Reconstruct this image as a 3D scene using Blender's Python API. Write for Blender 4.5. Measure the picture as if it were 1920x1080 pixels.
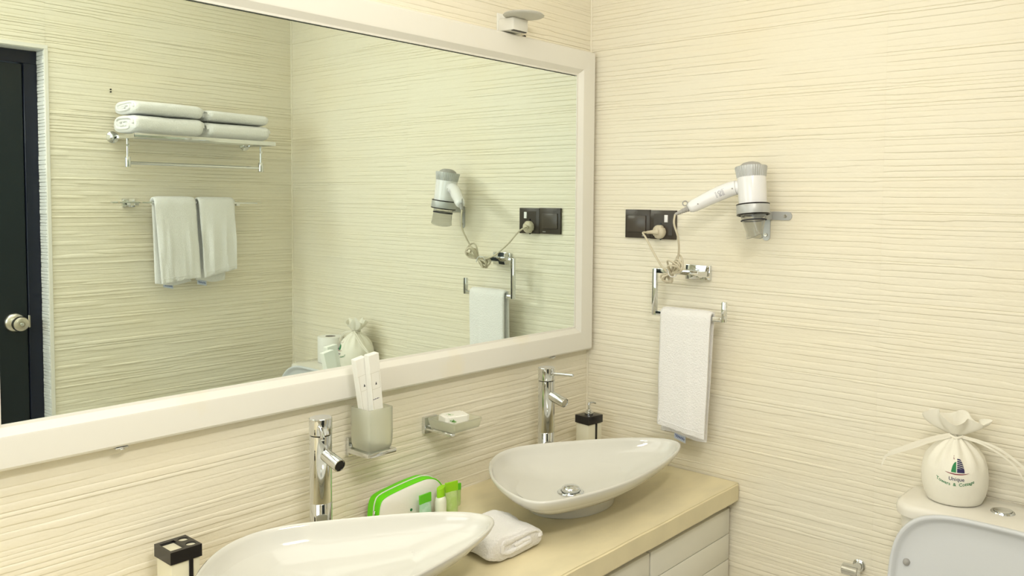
import bpy, bmesh, math, random
from mathutils import Vector, Matrix, noise
PI = math.pi
for o in list(bpy.data.objects): bpy.data.objects.remove(o)
S = bpy.context.scene
# ------------------------------------------------------------------ camera
cam_d = bpy.data.cameras.new('camera'); cam = bpy.data.objects.new('camera', cam_d)
S.collection.objects.link(cam); S.camera = cam
cam_d.sensor_width = 36.0; cam_d.sensor_fit = 'HORIZONTAL'
cam_d.lens = 1576.58 / 1920 * 36.0
cam_d.shift_x = -122.5 / 1920; cam_d.shift_y = -77.0 / 1920
cam_d.clip_start = 0.01
_r = Vector((0.62942483, -0.7769798, 0.01125913)); _u = Vector((0.03461193, 0.04250794, 0.99849641)); _f = Vector((0.77629015, 0.62808874, -0.05364832))
cam.matrix_world = Matrix(((_r.x, _u.x, -_f.x, -2.12244), (_r.y, _u.y, -_f.y, -1.67049), (_r.z, _u.z, -_f.z, -0.11828), (0, 0, 0, 1)))
# ------------------------------------------------------------------ world, lights, exposure
W = bpy.data.worlds.new('world'); S.world = W; W.use_nodes = True
W.node_tree.nodes['Background'].inputs[0].default_value = (0.86, 0.93, 1.0, 1)
W.node_tree.nodes['Background'].inputs[1].default_value = 0.6
S.view_settings.view_transform = 'Standard'; S.view_settings.look = 'None'
S.view_settings.gamma = 1.0; S.view_settings.use_curve_mapping = False
S.view_settings.exposure = -0.03
FLOOR, CEIL = -1.6, 1.0
W3 = -1.7242          # face of the wall opposite the mirror
def area(name, loc, rot, sx, sy, power, col):
    l = bpy.data.lights.new(name, 'AREA'); l.shape = 'RECTANGLE'; l.size = sx; l.size_y = sy; l.energy = power; l.color = col
    o = bpy.data.objects.new(name, l); S.collection.objects.link(o); o.location = loc; o.rotation_euler = rot
    return o
area('ceiling_lamp_light', (-1.12, -0.88, CEIL - 0.045), (0, 0, 0), 1.10, 1.20, 2.4, (1.0, 0.92, 0.79))  # warm overhead fill, added; its ceiling panel is unseen
area('door_lamp_light', (-1.55, W3 + 0.10, 0.60), (math.radians(55), 0, 0), 0.50, 0.16, 13.0, (1.0, 0.955, 0.87))  # fill from the camera side, added above the door
area('ceiling_lamp_light', (-2.40, -0.95, CEIL - 0.045), (0, 0, 0), 1.10, 1.30, 3.4, (0.98, 0.97, 0.95))  # second overhead fill, added on the alcove side
area('window_daylight', (-3.17, -1.15, 0.05), (0, -PI / 2, 0), 1.1, 1.3, 2.2, (0.82, 0.92, 1.0))  # cool fill from the left, added at an unseen window

# ------------------------------------------------------------------ helpers
WL = {}
class MB:
    """collects geometry in world coordinates"""
    def __init__(s): s.v = []; s.f = []
    def add(s, vs, fs, M=None):
        n = len(s.v)
        s.v += [tuple(M @ Vector(p)) if M is not None else tuple(p) for p in vs]
        s.f += [tuple(i + n for i in f) for f in fs]
        return s
    def bm(s, b, M=None):
        b.verts.index_update()
        s.add([tuple(v.co) for v in b.verts], [tuple(v.index for v in f.verts) for f in b.faces], M); b.free(); return s
    def box(s, a, b, bev=0.0, seg=2, M=None):
        bm = bmesh.new(); bmesh.ops.create_cube(bm, size=1)
        for v in bm.verts: v.co = Vector([(a[i] + b[i]) / 2 + v.co[i] * abs(b[i] - a[i]) for i in range(3)])
        if bev > 0: bmesh.ops.bevel(bm, geom=list(bm.edges), offset=bev, segments=seg, profile=0.5, affect='EDGES')
        return s.bm(bm, M)
    def lathe(s, prof, n=32, M=None, cap0=True, cap1=True, rf=None):
        vs = []; fs = []
        for j, (r, z) in enumerate(prof):
            for i in range(n):
                t = 2 * PI * i / n; k = rf(t, j) if rf else 1
                vs.append((r * k * math.cos(t), r * k * math.sin(t), z))
        for j in range(len(prof) - 1):
            for i in range(n):
                k = (i + 1) % n; fs.append((j * n + i, j * n + k, (j + 1) * n + k, (j + 1) * n + i))
        if cap0: fs.append(tuple(range(n))[::-1])
        if cap1: fs.append(tuple((len(prof) - 1) * n + i for i in range(n)))
        return s.add(vs, fs, M)
    def tube(s, pts, rad, n=10, closed=False, flat=None, caps=True):
        P = [Vector(p) for p in pts]; m = len(P); vs = []; fs = []
        up = None
        for i, p in enumerate(P):
            a = P[(i - 1) % m] if (closed or i > 0) else p; b = P[(i + 1) % m] if (closed or i < m - 1) else p
            t = (b - a).normalized()
            if up is None:
                up = Vector((0, 0, 1)) if abs(t.z) < .9 else Vector((1, 0, 0))
            x = up - t * up.dot(t)
            x = x.normalized() if x.length > 1e-6 else t.orthogonal().normalized()
            up = x; y = t.cross(x)
            r = rad[i] if isinstance(rad, (list, tuple)) else rad
            for k in range(n):
                q = 2 * PI * k / n
                vs.append(tuple(p + x * (r * math.cos(q)) + y * (r * math.sin(q) * (flat or 1))))
        for i in range(m if closed else m - 1):
            j = (i + 1) % m
            for k in range(n):
                l = (k + 1) % n; fs.append((i * n + k, i * n + l, j * n + l, j * n + k))
        if not closed and caps: fs += [tuple(range(n))[::-1], tuple((m - 1) * n + k for k in range(n))]
        return s.add(vs, fs)
    def loft(s, rings, cap0=True, cap1=True):
        n = len(rings[0]); vs = [p for r in rings for p in r]; fs = []
        for j in range(len(rings) - 1):
            for i in range(n):
                k = (i + 1) % n; fs.append((j * n + i, j * n + k, (j + 1) * n + k, (j + 1) * n + i))
        if cap0: fs.append(tuple(range(n))[::-1])
        if cap1: fs.append(tuple((len(rings) - 1) * n + i for i in range(n)))
        return s.add(vs, fs)
    def prism(s, poly, h, M=None):
        n = len(poly); vs = [(x, y, 0) for x, y in poly] + [(x, y, h) for x, y in poly]
        fs = [tuple(range(n))[::-1], tuple(range(n, 2 * n))] + [(i, (i + 1) % n, n + (i + 1) % n, n + i) for i in range(n)]
        return s.add(vs, fs, M)
    def build(s, name, mat, parent=None, smooth=True, angle=40, fix=True):
        off = WL.get(parent.name, Vector()) if parent else Vector()
        me = bpy.data.meshes.new(name); me.from_pydata([tuple(Vector(p) - off) for p in s.v], [], s.f); me.update()
        if fix:
            b = bmesh.new(); b.from_mesh(me); bmesh.ops.recalc_face_normals(b, faces=b.faces); b.to_mesh(me); b.free()
        if smooth:
            me.polygons.foreach_set('use_smooth', [True] * len(me.polygons)); me.set_sharp_from_angle(angle=math.radians(angle))
        me.materials.append(mat)
        o = bpy.data.objects.new(name, me); S.collection.objects.link(o)
        if parent: o.parent = parent
        WL[o.name] = off
        return o
def thing(name, label, cat, loc=(0, 0, 0), group=None):
    o = bpy.data.objects.new(name, None); S.collection.objects.link(o); o.location = loc; o.empty_display_size = .05
    WL[o.name] = Vector(loc); o['label'] = label; o['category'] = cat
    if group: o['group'] = group
    return o
def tag(o, label, cat, group=None):
    o['label'] = label; o['category'] = cat
    if group: o['group'] = group
    return o
def struct(o): o['kind'] = 'structure'; return o
def dup(root, d, label, mesh_fix=None):
    r = root.copy(); S.collection.objects.link(r); r.location = Vector(root.location) + Vector(d); r['label'] = label; WL[r.name] = WL[root.name] + Vector(d)
    def rec(src, dst):
        for ch in src.children:
            c = ch.copy(); S.collection.objects.link(c); c.parent = dst; WL[c.name] = WL[r.name]; rec(ch, c)
    rec(root, r)
    return r
def frame_matrix(o, z, x=None):
    z = Vector(z).normalized(); x = Vector(x) if x else z.orthogonal(); x = (x - z * x.dot(z)).normalized(); y = z.cross(x)
    return Matrix(((x.x, y.x, z.x, o[0]), (x.y, y.y, z.y, o[1]), (x.z, y.z, z.z, o[2]), (0, 0, 0, 1)))
def catmull(P, n=8, closed=False):
    P = [Vector(p) for p in P]; m = len(P); out = []
    for i in range(m if closed else m - 1):
        if closed: a, b, c, d = P[(i - 1) % m], P[i], P[(i + 1) % m], P[(i + 2) % m]
        else: a, b, c, d = P[max(i - 1, 0)], P[i], P[i + 1], P[min(i + 2, m - 1)]
        for k in range(n):
            t = k / n; out.append(.5 * ((2 * b) + (c - a) * t + (2 * a - 5 * b + 4 * c - d) * t * t + (3 * b - a - 3 * c + d) * t ** 3))
    if not closed: out.append(P[-1])
    return out

# ------------------------------------------------------------------ materials
def mat(name, col, rough=.5, metal=0., bump=None, var=None, trans=0., ior=1.45, coat=0., sheen=0., spec=None, emit=None, sss=0.):
    m = bpy.data.materials.new(name); m.use_nodes = True; N = m.node_tree; b = N.nodes['Principled BSDF']; L = N.links
    b.inputs['Base Color'].default_value = (*col, 1); b.inputs['Roughness'].default_value = rough; b.inputs['Metallic'].default_value = metal
    b.inputs['Transmission Weight'].default_value = trans; b.inputs['IOR'].default_value = ior; b.inputs['Coat Weight'].default_value = coat
    b.inputs['Sheen Weight'].default_value = sheen
    if spec is not None: b.inputs['Specular IOR Level'].default_value = spec
    if sss: b.inputs['Subsurface Weight'].default_value = sss; b.inputs['Subsurface Scale'].default_value = .01
    if emit: b.inputs['Emission Color'].default_value = (*emit[0], 1); b.inputs['Emission Strength'].default_value = emit[1]
    tc = N.nodes.new('ShaderNodeTexCoord')
    def nz(sc, det, vec=(1, 1, 1)):
        mp = N.nodes.new('ShaderNodeMapping'); mp.inputs['Scale'].default_value = vec; L.new(tc.outputs['Object'], mp.inputs[0])
        n = N.nodes.new('ShaderNodeTexNoise'); n.inputs['Scale'].default_value = sc; n.inputs['Detail'].default_value = det; L.new(mp.outputs[0], n.inputs['Vector']); return n
    if var:   # (colour2, scale, lo, hi, stretch)
        n = nz(var[1], 5, var[4] if len(var) > 4 else (1, 1, 1)); r = N.nodes.new('ShaderNodeMapRange'); r.inputs[1].default_value = var[2]; r.inputs[2].default_value = var[3]
        L.new(n.outputs['Fac'], r.inputs[0]); mx = N.nodes.new('ShaderNodeMix'); mx.data_type = 'RGBA'
        mx.inputs[6].default_value = (*col, 1); mx.inputs[7].default_value = (*var[0], 1); L.new(r.outputs[0], mx.inputs[0]); L.new(mx.outputs[2], b.inputs['Base Color'])
    if bump:  # (scale, strength, distance)
        n = nz(bump[0], 4, bump[3] if len(bump) > 3 else (1, 1, 1)); bp = N.nodes.new('ShaderNodeBump'); bp.inputs['Strength'].default_value = bump[1]; bp.inputs['Distance'].default_value = bump[2]
        L.new(n.outputs['Fac'], bp.inputs['Height']); L.new(bp.outputs[0], b.inputs['Normal'])
    return m
M = {}
M['tile'] = mat('cream_relief_tile', (.85, .80, .66), .42, bump=(55, .35, .003, (1, 1, 2.5)), var=((.85, .785, .62), 3, .45, .75), spec=.4)
M['grout'] = mat('cream_grout', (.80, .73, .56), .8)
M['paint_white'] = mat('white_ceiling_paint', (.86, .83, .76), .8)
M['floor'] = mat('light_beige_floor_tile', (.74, .70, .60), .3, var=((.68, .63, .53), 4, .4, .7))
M['frame'] = mat('cream_painted_frame', (.82, .80, .73), .3, var=((.83, .78, .64), 6, .62, .78), bump=(30, .08, .002), coat=.2)
M['mirror'] = mat('mirror_glass', (.85, .94, .90), 0.0, 1.0)
M['glassedge'] = mat('dark_mirror_backing', (.05, .07, .06), .5)
M['chrome'] = mat('polished_chrome', (.71, .73, .74), .06, 1.0)
M['satin'] = mat('brushed_steel', (.62, .58, .50), .28, 1.0)
M['silver'] = mat('silver_plastic', (.52, .53, .52), .38, .25)
M['ceramic'] = mat('cream_white_ceramic', (.71, .70, .64), .08, coat=.35)
M['ceramic_w'] = mat('white_toilet_ceramic', (.83, .80, .72), .1, coat=.5)
M['lidplastic'] = mat('white_lid_plastic', (.66, .68, .70), .3)
M['stone'] = mat('beige_stone_top', (.86, .765, .51), .45, var=((.75, .67, .45), 7, .35, .7, (1, 2.2, 1)), bump=(90, .12, .002))
M['cab'] = mat('cream_cabinet_paint', (.88, .86, .76), .35)
M['black'] = mat('black_gloss_plastic', (.012, .011, .012), .2)
M['creamplastic'] = mat('cream_resin', (.80, .77, .60), .25)
M['terry'] = mat('white_terry_cloth', (.90, .885, .87), .95, bump=(230, .7, .004), sheen=.3)
M['terry_g'] = mat('white_bath_towel', (.88, .88, .86), .95, bump=(350, .7, .004), sheen=.3)
M['tagcloth'] = mat('blue_white_care_tag', (.60, .66, .78), .7)
M['tagink'] = mat('blue_tag_thread', (.08, .13, .38), .7)
M['brown'] = mat('dark_brown_plastic', (.052, .042, .032), .35)
M['brown2'] = mat('brown_rocker_plastic', (.075, .063, .05), .3)
M['white'] = mat('white_gloss_plastic', (.86, .86, .87), .18, coat=.3)
M['cord'] = mat('beige_rubber_cord', (.62, .56, .42), .5)
M['grey'] = mat('grey_rubber', (.40, .39, .37), .6)
M['ink'] = mat('black_print', (.02, .02, .03), .6)
M['smoke'] = mat('smoky_clear_plastic', (.80, .80, .77), .05, trans=.92, ior=1.3)
M['frost'] = mat('frosted_glass', (.96, .97, .87), .42, trans=.86, ior=1.22)
M['card'] = mat('white_card_box', (.88, .87, .80), .5)
M['cardline'] = mat('faint_box_print', (.62, .60, .50), .6)
M['green'] = mat('lime_green_fabric', (.16, .78, .005), .5)
M['pouch'] = mat('pearly_white_pouch', (.86, .85, .78), .4, bump=(40, .3, .004))
M['greencap'] = mat('green_tube_cap', (.13, .60, .02), .35)
M['limecap'] = mat('lime_tube_cap', (.33, .70, .02), .35)
M['aqua'] = mat('aqua_tube_plastic', (.42, .70, .50), .3, var=((.62, .82, .70), 60, .5, .7), sss=.1)
M['limetube'] = mat('lime_tube_plastic', (.50, .70, .22), .3, var=((.66, .80, .40), 40, .4, .7))
M['bottle'] = mat('milky_bottle', (.84, .87, .72), .25)
M['door'] = mat('navy_black_door_paint', (.006, .012, .016), .32, bump=(25, .1, .002, (1, 1, .15)))
M['doorframe'] = mat('dark_blue_frame_paint', (.006, .009, .022), .3)
M['jamb'] = mat('white_jamb_tile', (.84, .84, .80), .5, bump=(60, .5, .004))
M['bag'] = mat('sheer_ivory_bag_fabric', (.88, .85, .74), .6, bump=(260, .25, .002), sheen=.2)
M['ribbon'] = mat('ivory_satin_ribbon', (.90, .86, .74), .4)
M['paper'] = mat('white_tissue_paper', (.88, .87, .82), .95, bump=(200, .2, .001))
M['cardboard'] = mat('grey_cardboard_core', (.42, .38, .34), .9)
M['p_green'] = mat('green_print', (.02, .22, .07), .6)
M['p_navy'] = mat('navy_print', (.03, .025, .10), .6)
M['p_red'] = mat('maroon_print', (.25, .03, .05), .6)
M['leaf'] = mat('leaf_green_print', (.20, .50, .12), .6)
M['lampwhite'] = mat('ivory_lamp_enamel', (.82, .81, .74), .3)
M['lampglass'] = mat('frosted_lamp_disc', (.80, .79, .72), .4, trans=.45)
M['diffuser'] = mat('lit_lamp_diffuser', (.9, .9, .85), .5, emit=((1, .95, .84), 1))  # glowing face of the added fill lamps
M['pane'] = mat('frosted_window_pane', (.9, .95, .97), .5, emit=((.9, .96, 1), 3))  # glows as part of the added window

# ------------------------------------------------------------------ relief tiles
TILE_W, TILE_H, ROWS = .93, .31, 24
def make_field(seed):
    nc = 32; r0 = random.Random(5)
    hs = [r0.uniform(.55, 1.45) for _ in range(ROWS)]; ed = [r0.uniform(.3, .9) for _ in range(ROWS)]; rnd = random.Random(seed); t = sum(hs); z = [0]
    for h in hs: z.append(z[-1] + h / t * TILE_H)
    bo = []; dp = []
    for j in range(ROWS + 1):
        a = []; v = rnd.uniform(-.5, .5); left = rnd.randint(3, 16)
        for c in range(nc + 1):
            a.append(v + rnd.uniform(-.06, .06)); left -= 1
            if left <= 0: v = rnd.uniform(-.5, .5); left = rnd.randint(4, 18)
        bo.append(a)
    for j in range(ROWS):
        a = []; v = rnd.uniform(.25, 1); left = rnd.randint(3, 14)
        for c in range(nc + 1):
            a.append(v + rnd.uniform(-.05, .05)); left -= 1
            if left <= 0: v = rnd.choice([rnd.uniform(.1, .4), rnd.uniform(.5, 1)]); left = rnd.randint(3, 16)
        for c in (0, nc): a[c] = ed[j]
        dp.append(a)
    for a in bo: a[0] = a[-1] = 0
    return z, bo, dp
FIELDS = [make_field(100 + k) for k in range(7)]
TCACHE = {}
def tile_mesh(k, u0, u1, v0, v1, m, amp=1.0):
    """relief tile in local (u, depth toward the room = -y local ... ) : u -> +X, v -> +Z, relief -> -Y"""
    key = (k, round(u0, 3), round(u1, 3), round(v0, 3), round(v1, 3), m.name, amp)
    if key in TCACHE: return TCACHE[key]
    z, bo, dp = FIELDS[k]; nc = 32; du = TILE_W / nc; g = .0001
    cols = [u0 + g] + [c * du for c in range(1, nc) if u0 + .004 < c * du < u1 - .004] + [u1 - g]
    def samp(a, u):
        t = min(max(u / du, 0), nc - .001); i = int(t); w = t - i; return a[i] * (1 - w) + a[i + 1] * w
    vs = []; fs = []; nC = len(cols); lines = []
    def bz(j, u):
        if j == 0: return 0
        if j == ROWS: return TILE_H
        return z[j] + samp(bo[j], u) * .0045
    prof = ((.0, .10), (.07, .90), (.16, 1.0), (.70, .88), (.93, .52))
    for j in range(ROWS):
        for (f, d) in prof: lines.append([(u, bz(j, u) * (1 - f) + bz(j + 1, u) * f, samp(dp[j], u) * d * .0026 * amp) for u in cols])
    lines.append([(u, TILE_H, .0003) for u in cols])
    keep = [[(u, min(max(v, v0), v1), d) for (u, v, d) in l] for l in lines if any(v0 - .0001 <= p[1] <= v1 + .0001 for p in l)]
    keep = [[(u, v0, -.0) for u in cols]] + keep + [[(u, v1, -.0) for u in cols]]
    for l in keep:
        for i, (u, v, d) in enumerate(l): vs.append((u, -d, v))
    for j in range(len(keep) - 1):
        for i in range(nC - 1): fs.append((j * nC + i, j * nC + i + 1, (j + 1) * nC + i + 1, (j + 1) * nC + i))
    me = bpy.data.meshes.new('tile'); me.from_pydata(vs, [], fs); me.update()
    me.polygons.foreach_set('use_smooth', [True] * len(me.polygons)); me.set_sharp_from_angle(angle=math.radians(50)); me.materials.append(m)
    TCACHE[key] = me; return me
def tile_wall(parent, origin, ux, regions, seed=0, m=None, name='tile', amp=1.0):
    """regions: list of (u0,u1,z0,z1,column phase); origin at u=0, z=0; ux = direction of +u seen so that -Y local faces the room"""
    rnd = random.Random(seed); ang = math.atan2(ux[1], ux[0])
    for (u0, u1, z0, z1, ph) in regions:
        c = math.floor((u0 - ph) / TILE_W + 1e-6)
        while ph + c * TILE_W < u1 - 1e-4:
            a = max(u0, ph + c * TILE_W); b = min(u1, ph + (c + 1) * TILE_W)
            r = math.floor((z0 - FLOOR) / TILE_H + 1e-6)
            while FLOOR + r * TILE_H < z1 - 1e-4:
                p = max(z0, FLOOR + r * TILE_H); q = min(z1, FLOOR + (r + 1) * TILE_H)
                if b - a > .003 and q - p > .003:
                    k = rnd.randrange(len(FIELDS)); lu, lv = ph + c * TILE_W, FLOOR + r * TILE_H
                    o = bpy.data.objects.new(name, tile_mesh(k, a - lu, b - lu, p - lv, q - lv, m or M['tile'], amp)); S.collection.objects.link(o)
                    o.location = (origin[0] + ux[0] * lu, origin[1] + ux[1] * lu, lv); o.rotation_euler = (0, 0, ang); o.parent = parent
                r += 1
            c += 1
# ------------------------------------------------------------------ room shell
XL, YJ, XJ = -3.2, -2.75, -1.95       # left wall, far jog wall, jog corner
TB = .005                              # tile bed behind the relief
DX0, DX1, DZ = -1.83, -.975, .405      # door opening
def box_struct(name, a, b, m, parent=None):
    o = MB().box(a, b).build(name, m, parent, smooth=False)
    if parent is None: struct(o)
    return o
w = box_struct('wall_back', (XL - .1, TB, FLOOR - .1), (.1, .12, CEIL + .1), M['grout'])
tile_wall(w, (0, .001, 0), (1, 0), [(XL, -.001, FLOOR, CEIL, -.93)], 1)
w = box_struct('wall_right', (TB, W3 - .15, FLOOR - .1), (.12, TB, CEIL + .1), M['grout'])
tile_wall(w, (.001, 0, 0), (0, -1), [(.001, -W3, FLOOR, CEIL, .006)], 2)
w = MB().box((DX1, W3 - .15, FLOOR - .1), (TB, W3 - TB, CEIL + .1)).box((XJ, W3 - .15, DZ), (DX1, W3 - TB, CEIL + .1)).box((XJ, W3 - .15, FLOOR - .1), (DX0, W3 - TB, DZ)).build('wall_front', M['grout'], smooth=False); struct(w)
tile_wall(w, (0, W3 - .001, 0), (-1, 0), [(0.001, -DX1, FLOOR, CEIL, .149 - .93), (-DX1, -XJ, DZ, CEIL, .975), (-DX0, -XJ, FLOOR, DZ, 1.83)], 5, amp=1.5)
w = box_struct('wall_alcove_side', (XJ + TB, YJ - .1, FLOOR - .1), (XJ + .12, W3 - .15, CEIL + .1), M['paint_white'])
w = box_struct('wall_alcove_back', (XL - .1, YJ - .1, FLOOR - .1), (XJ + .12, YJ, CEIL + .1), M['tile'])
# left wall; its unseen window is added to carry the cool fill light
wy0, wy1, wz0, wz1 = -1.85, -.45, -.55, .65
w = MB().box((XL - .1, YJ, FLOOR), (XL, wy0, CEIL)).box((XL - .1, wy1, FLOOR), (XL, .01, CEIL)).box((XL - .1, wy0, FLOOR), (XL, wy1, wz0)).box((XL - .1, wy0, wz1), (XL, wy1, CEIL)).build('wall_left', M['tile'], smooth=False); struct(w)
wn = MB().box((XL - .08, wy0, wz0), (XL + .01, wy1, wz0 + .05)).box((XL - .08, wy0, wz1 - .05), (XL + .01, wy1, wz1)).box((XL - .08, wy0, wz0), (XL + .01, wy0 + .05, wz1)).box((XL - .08, wy1 - .05, wz0), (XL + .01, wy1, wz1)).box((XL - .07, (wy0 + wy1) / 2 - .025, wz0), (XL, (wy0 + wy1) / 2 + .025, wz1)).build('window_1', M['white'], smooth=False); struct(wn)
for a, b in ((wy0 + .05, (wy0 + wy1) / 2 - .025), ((wy0 + wy1) / 2 + .025, wy1 - .05)):
    MB().box((XL - .05, a, wz0 + .05), (XL - .042, b, wz1 - .05)).build('pane', M['pane'], wn, smooth=False)
fl = box_struct('floor', (XL - .1, YJ - .1, FLOOR - .1), (.1, .1, FLOOR - .004), M['grout'])
for i in range(8):
    for j in range(7):
        x0, y0 = XL + i * .4, -.4 * (j + 1); x1, y1 = min(x0 + .4, 0), y0 + .4
        if x0 >= XJ + .01 and y1 <= W3: continue
        if y0 < YJ: y0 = YJ
        if y1 - y0 > .02: MB().box((x0 + .0015, y0 + .0015, FLOOR - .006), (x1 - .0015, y1 - .0015, FLOOR), .001, 1).build('floor_tile', M['floor'], fl, smooth=False)
box_struct('ceiling', (XL - .1, YJ - .1, CEIL), (.1, .1, CEIL + .1), M['paint_white'])
# door with jamb lining
jb = MB()
rnd = random.Random(9)
for side in (0, 1):
    z = FLOOR
    while z < DZ - .001:
        h = min(rnd.uniform(.009, .017), DZ - z); d = rnd.uniform(.001, .004)
        if side == 0: jb.box((DX1 - .006 - d * .6, W3 - .066, z + .0004), (DX1, W3 - .002, z + h - .0006), .0012, 1)
        else: jb.box((DX0, W3 - .066, z + .0004), (DX0 + .006 + d * .6, W3 - .002, z + h - .0006), .0012, 1)
        z += h
jb.box((DX0, W3 - .066, DZ - .008), (DX1, W3 - .002, DZ - .0005), .001, 1)
struct(jb.build('trim_1', M['jamb']))
tr = MB().box((DX1 - .006, W3 - .003, FLOOR), (DX1 + .007, W3 + .005, DZ - .006), .001, 1).box((DX0 - .008, W3 - .003, DZ - .006), (DX1 + .007, W3 + .005, DZ + .008), .001, 1).box((DX0 - .008, W3 - .003, FLOOR), (DX0 + .006, W3 + .005, DZ - .006), .001, 1)
struct(tr.build('trim_2', M['frame']))
d = struct(MB().box((DX0 + .046, W3 - .108, FLOOR + .005), (DX1 - .052, W3 - .068, DZ - .058), .002, 1).build('door_1', M['door'], smooth=False))
MB().box((DX1 - .050, W3 - .12, FLOOR), (DX1 - .0075, W3 - .062, DZ - .055), .001, 1).box((DX0 + .008, W3 - .12, FLOOR), (DX0 + .045, W3 - .062, DZ - .055), .001, 1).box((DX0 + .008, W3 - .12, DZ - .055), (DX1 - .0075, W3 - .062, DZ - .01), .001, 1).build('door_frame', M['doorframe'], d)
MB().box((DX0 + .12, W3 - .0685, FLOOR + .15), (DX1 - .14, W3 - .0665, DZ - .16), .001, 1).build('door_panel', M['door'], d)
kx, kz = -1.068, -.570
km = frame_matrix((kx, W3 - .068, kz), (0, 1, 0))
MB().lathe([(.001, 0), (.034, 0), (.034, .003), (.030, .010), (.022, .014), (.014, .016), (.013, .030), (.018, .036), (.0255, .046), (.0265, .056), (.024, .066), (.018, .070), (.010, .0705), (.009, .068), (.001, .068)], 40, km).build('door_knob', M['satin'], d)
MB().lathe([(.001, .068), (.0055, .068), (.0055, .074), (.003, .075), (.001, .075)], 16, km).build('knob_button', M['chrome'], d)
MB().box((DX1 - .0525, W3 - .066, kz - .022), (DX1 - .046, W3 - .060, kz + .022), .001, 1).build('strike_plate', M['satin'], d)
# cream silicone beads in the corners
struct(MB().tube([(-.001, -.001, FLOOR), (-.001, -.001, CEIL)], .003, 8).build('trim_3', M['tile']))
struct(MB().tube([(-.001, W3 + .001, FLOOR), (-.001, W3 + .001, CEIL)], .004, 8).build('trim_4', M['tile']))
for i, (x, y) in enumerate(((-1.12, -.88), (-2.40, -.95))):  # unseen panels added to house the overhead fill
    t = thing('ceiling_light', ['square ceiling light panel nearest the vanity', 'square ceiling light panel over the alcove side'][i], 'ceiling light', (x, y, CEIL))
    MB().box((x - .60, y - .68, CEIL - .03), (x + .60, y + .68, CEIL), .004).build('housing', M['white'], t)
    MB().box((x - .57, y - .65, CEIL - .036), (x + .57, y + .65, CEIL - .029), .002).build('diffuser', M['diffuser'], t)

t = thing('door_lamp', 'long wall lamp above the dark door on the opposite wall', 'lamp', (-1.55, W3, .60))  # unseen fixture added to brighten vanity and mirror wall
MB().box((-1.82, W3, .505), (-1.28, W3 + .045, .695), .004).build('housing', M['white'], t)
MB().box((-1.805, W3 + .044, .518), (-1.295, W3 + .055, .682), .003).build('diffuser', M['diffuser'], t)
# ------------------------------------------------------------------ mirror
FX0, FX1, FZ0, FZ1 = -1.717, -.0138, -.588, .349
IX0, IX1, IZ0, IZ1 = -1.6375, -.082, -.509, .2695
YG, YF = -.0184, -.033
t = thing('wall_mirror', 'large wide wall mirror in a cream painted frame above the vanity', 'mirror', ((FX0 + FX1) / 2, 0, FZ0))
MB().box((IX0 - .006, -.012, IZ0 - .006), (IX1 - .0022, YG, IZ1 - .0022)).build('mirror_glass', M['mirror'], t, smooth=False)
MB().box((IX0 - .02, -.003, IZ0 - .02), (IX1 + .02, -.0115, IZ1 + .02)).build('backing_board', M['glassedge'], t, smooth=False)  # dark board puts the gap's shade line along the glass edge
def rail(p0, p1, inw):
    """mitred frame rail from outer corner p0 to p1 (x,z); inw = inward unit (x,z)"""
    w = .0787; prof = [(0, -.001), (0, -.026), (.002, -.030), (.006, YF), (.056, YF), (.060, YF + .001), (.0735, -.0205), (w, -.0195), (w, -.001)]
    a = Vector((p1[0] - p0[0], p1[1] - p0[1])); a.normalize(); rings = []
    for e, sgn in ((p0, 1), (p1, -1)):
        rings.append([(e[0] + inw[0] * d + a.x * d * sgn, y, e[1] + inw[1] * d + a.y * d * sgn) for d, y in prof])
    return MB().loft(rings).build('frame_rail', M['frame'], t, angle=25)
rail((FX0, FZ0), (FX1, FZ0), (0, 1)); rail((FX0, FZ1), (FX1, FZ1), (0, -1)); rail((FX1, FZ0), (FX1, FZ1), (-1, 0)); rail((FX0, FZ0), (FX0, FZ1), (1, 0))
for cx in (-1.4466, -.2032):
    MB().box((cx - .012, -.030, FZ0 - .0035), (cx + .012, -.0, FZ0 - .0005), .0008, 1).box((cx - .004, -.031, FZ0 - .006), (cx + .004, -.016, FZ0 - .003), .001, 1).build('mounting_clip', M['chrome'], t)

# ------------------------------------------------------------------ wall lamp over the mirror
t = thing('wall_lamp', 'small ivory wall lamp with a round disc just above the mirror', 'lamp', (-.41, 0, .36))
MB().box((-.427, -.004, .340), (-.330, -.0, .404), .002).build('wall_plate', M['lampwhite'], t)
MB().box((-.424, -.062, .352), (-.364, -.004, .386), .003).build('lamp_body', M['lampwhite'], t)
MB().box((-.420, -.060, .3500), (-.368, -.050, .3518), .0003, 1).build('lower_slot', M['black'], t)
MB().lathe([(.002, 0), (.054, .002), (.057, .005), (.054, .009), (.002, .012)], 40, Matrix.Translation((-.400, -.078, .386))).build('lamp_disc', M['lampglass'], t)
MB().lathe([(.0015, 0), (.004, 0), (.004, .003), (.002, .005)], 12, frame_matrix((-.419, -.004, .379), (0, -1, 0))).build('screw', M['satin'], t)
MB().lathe([(.0015, 0), (.0035, 0), (.0035, .010), (.002, .012)], 12, frame_matrix((-.322, -.002, .354), (0, -1, 0))).build('bolt', M['black'], t)

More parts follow.
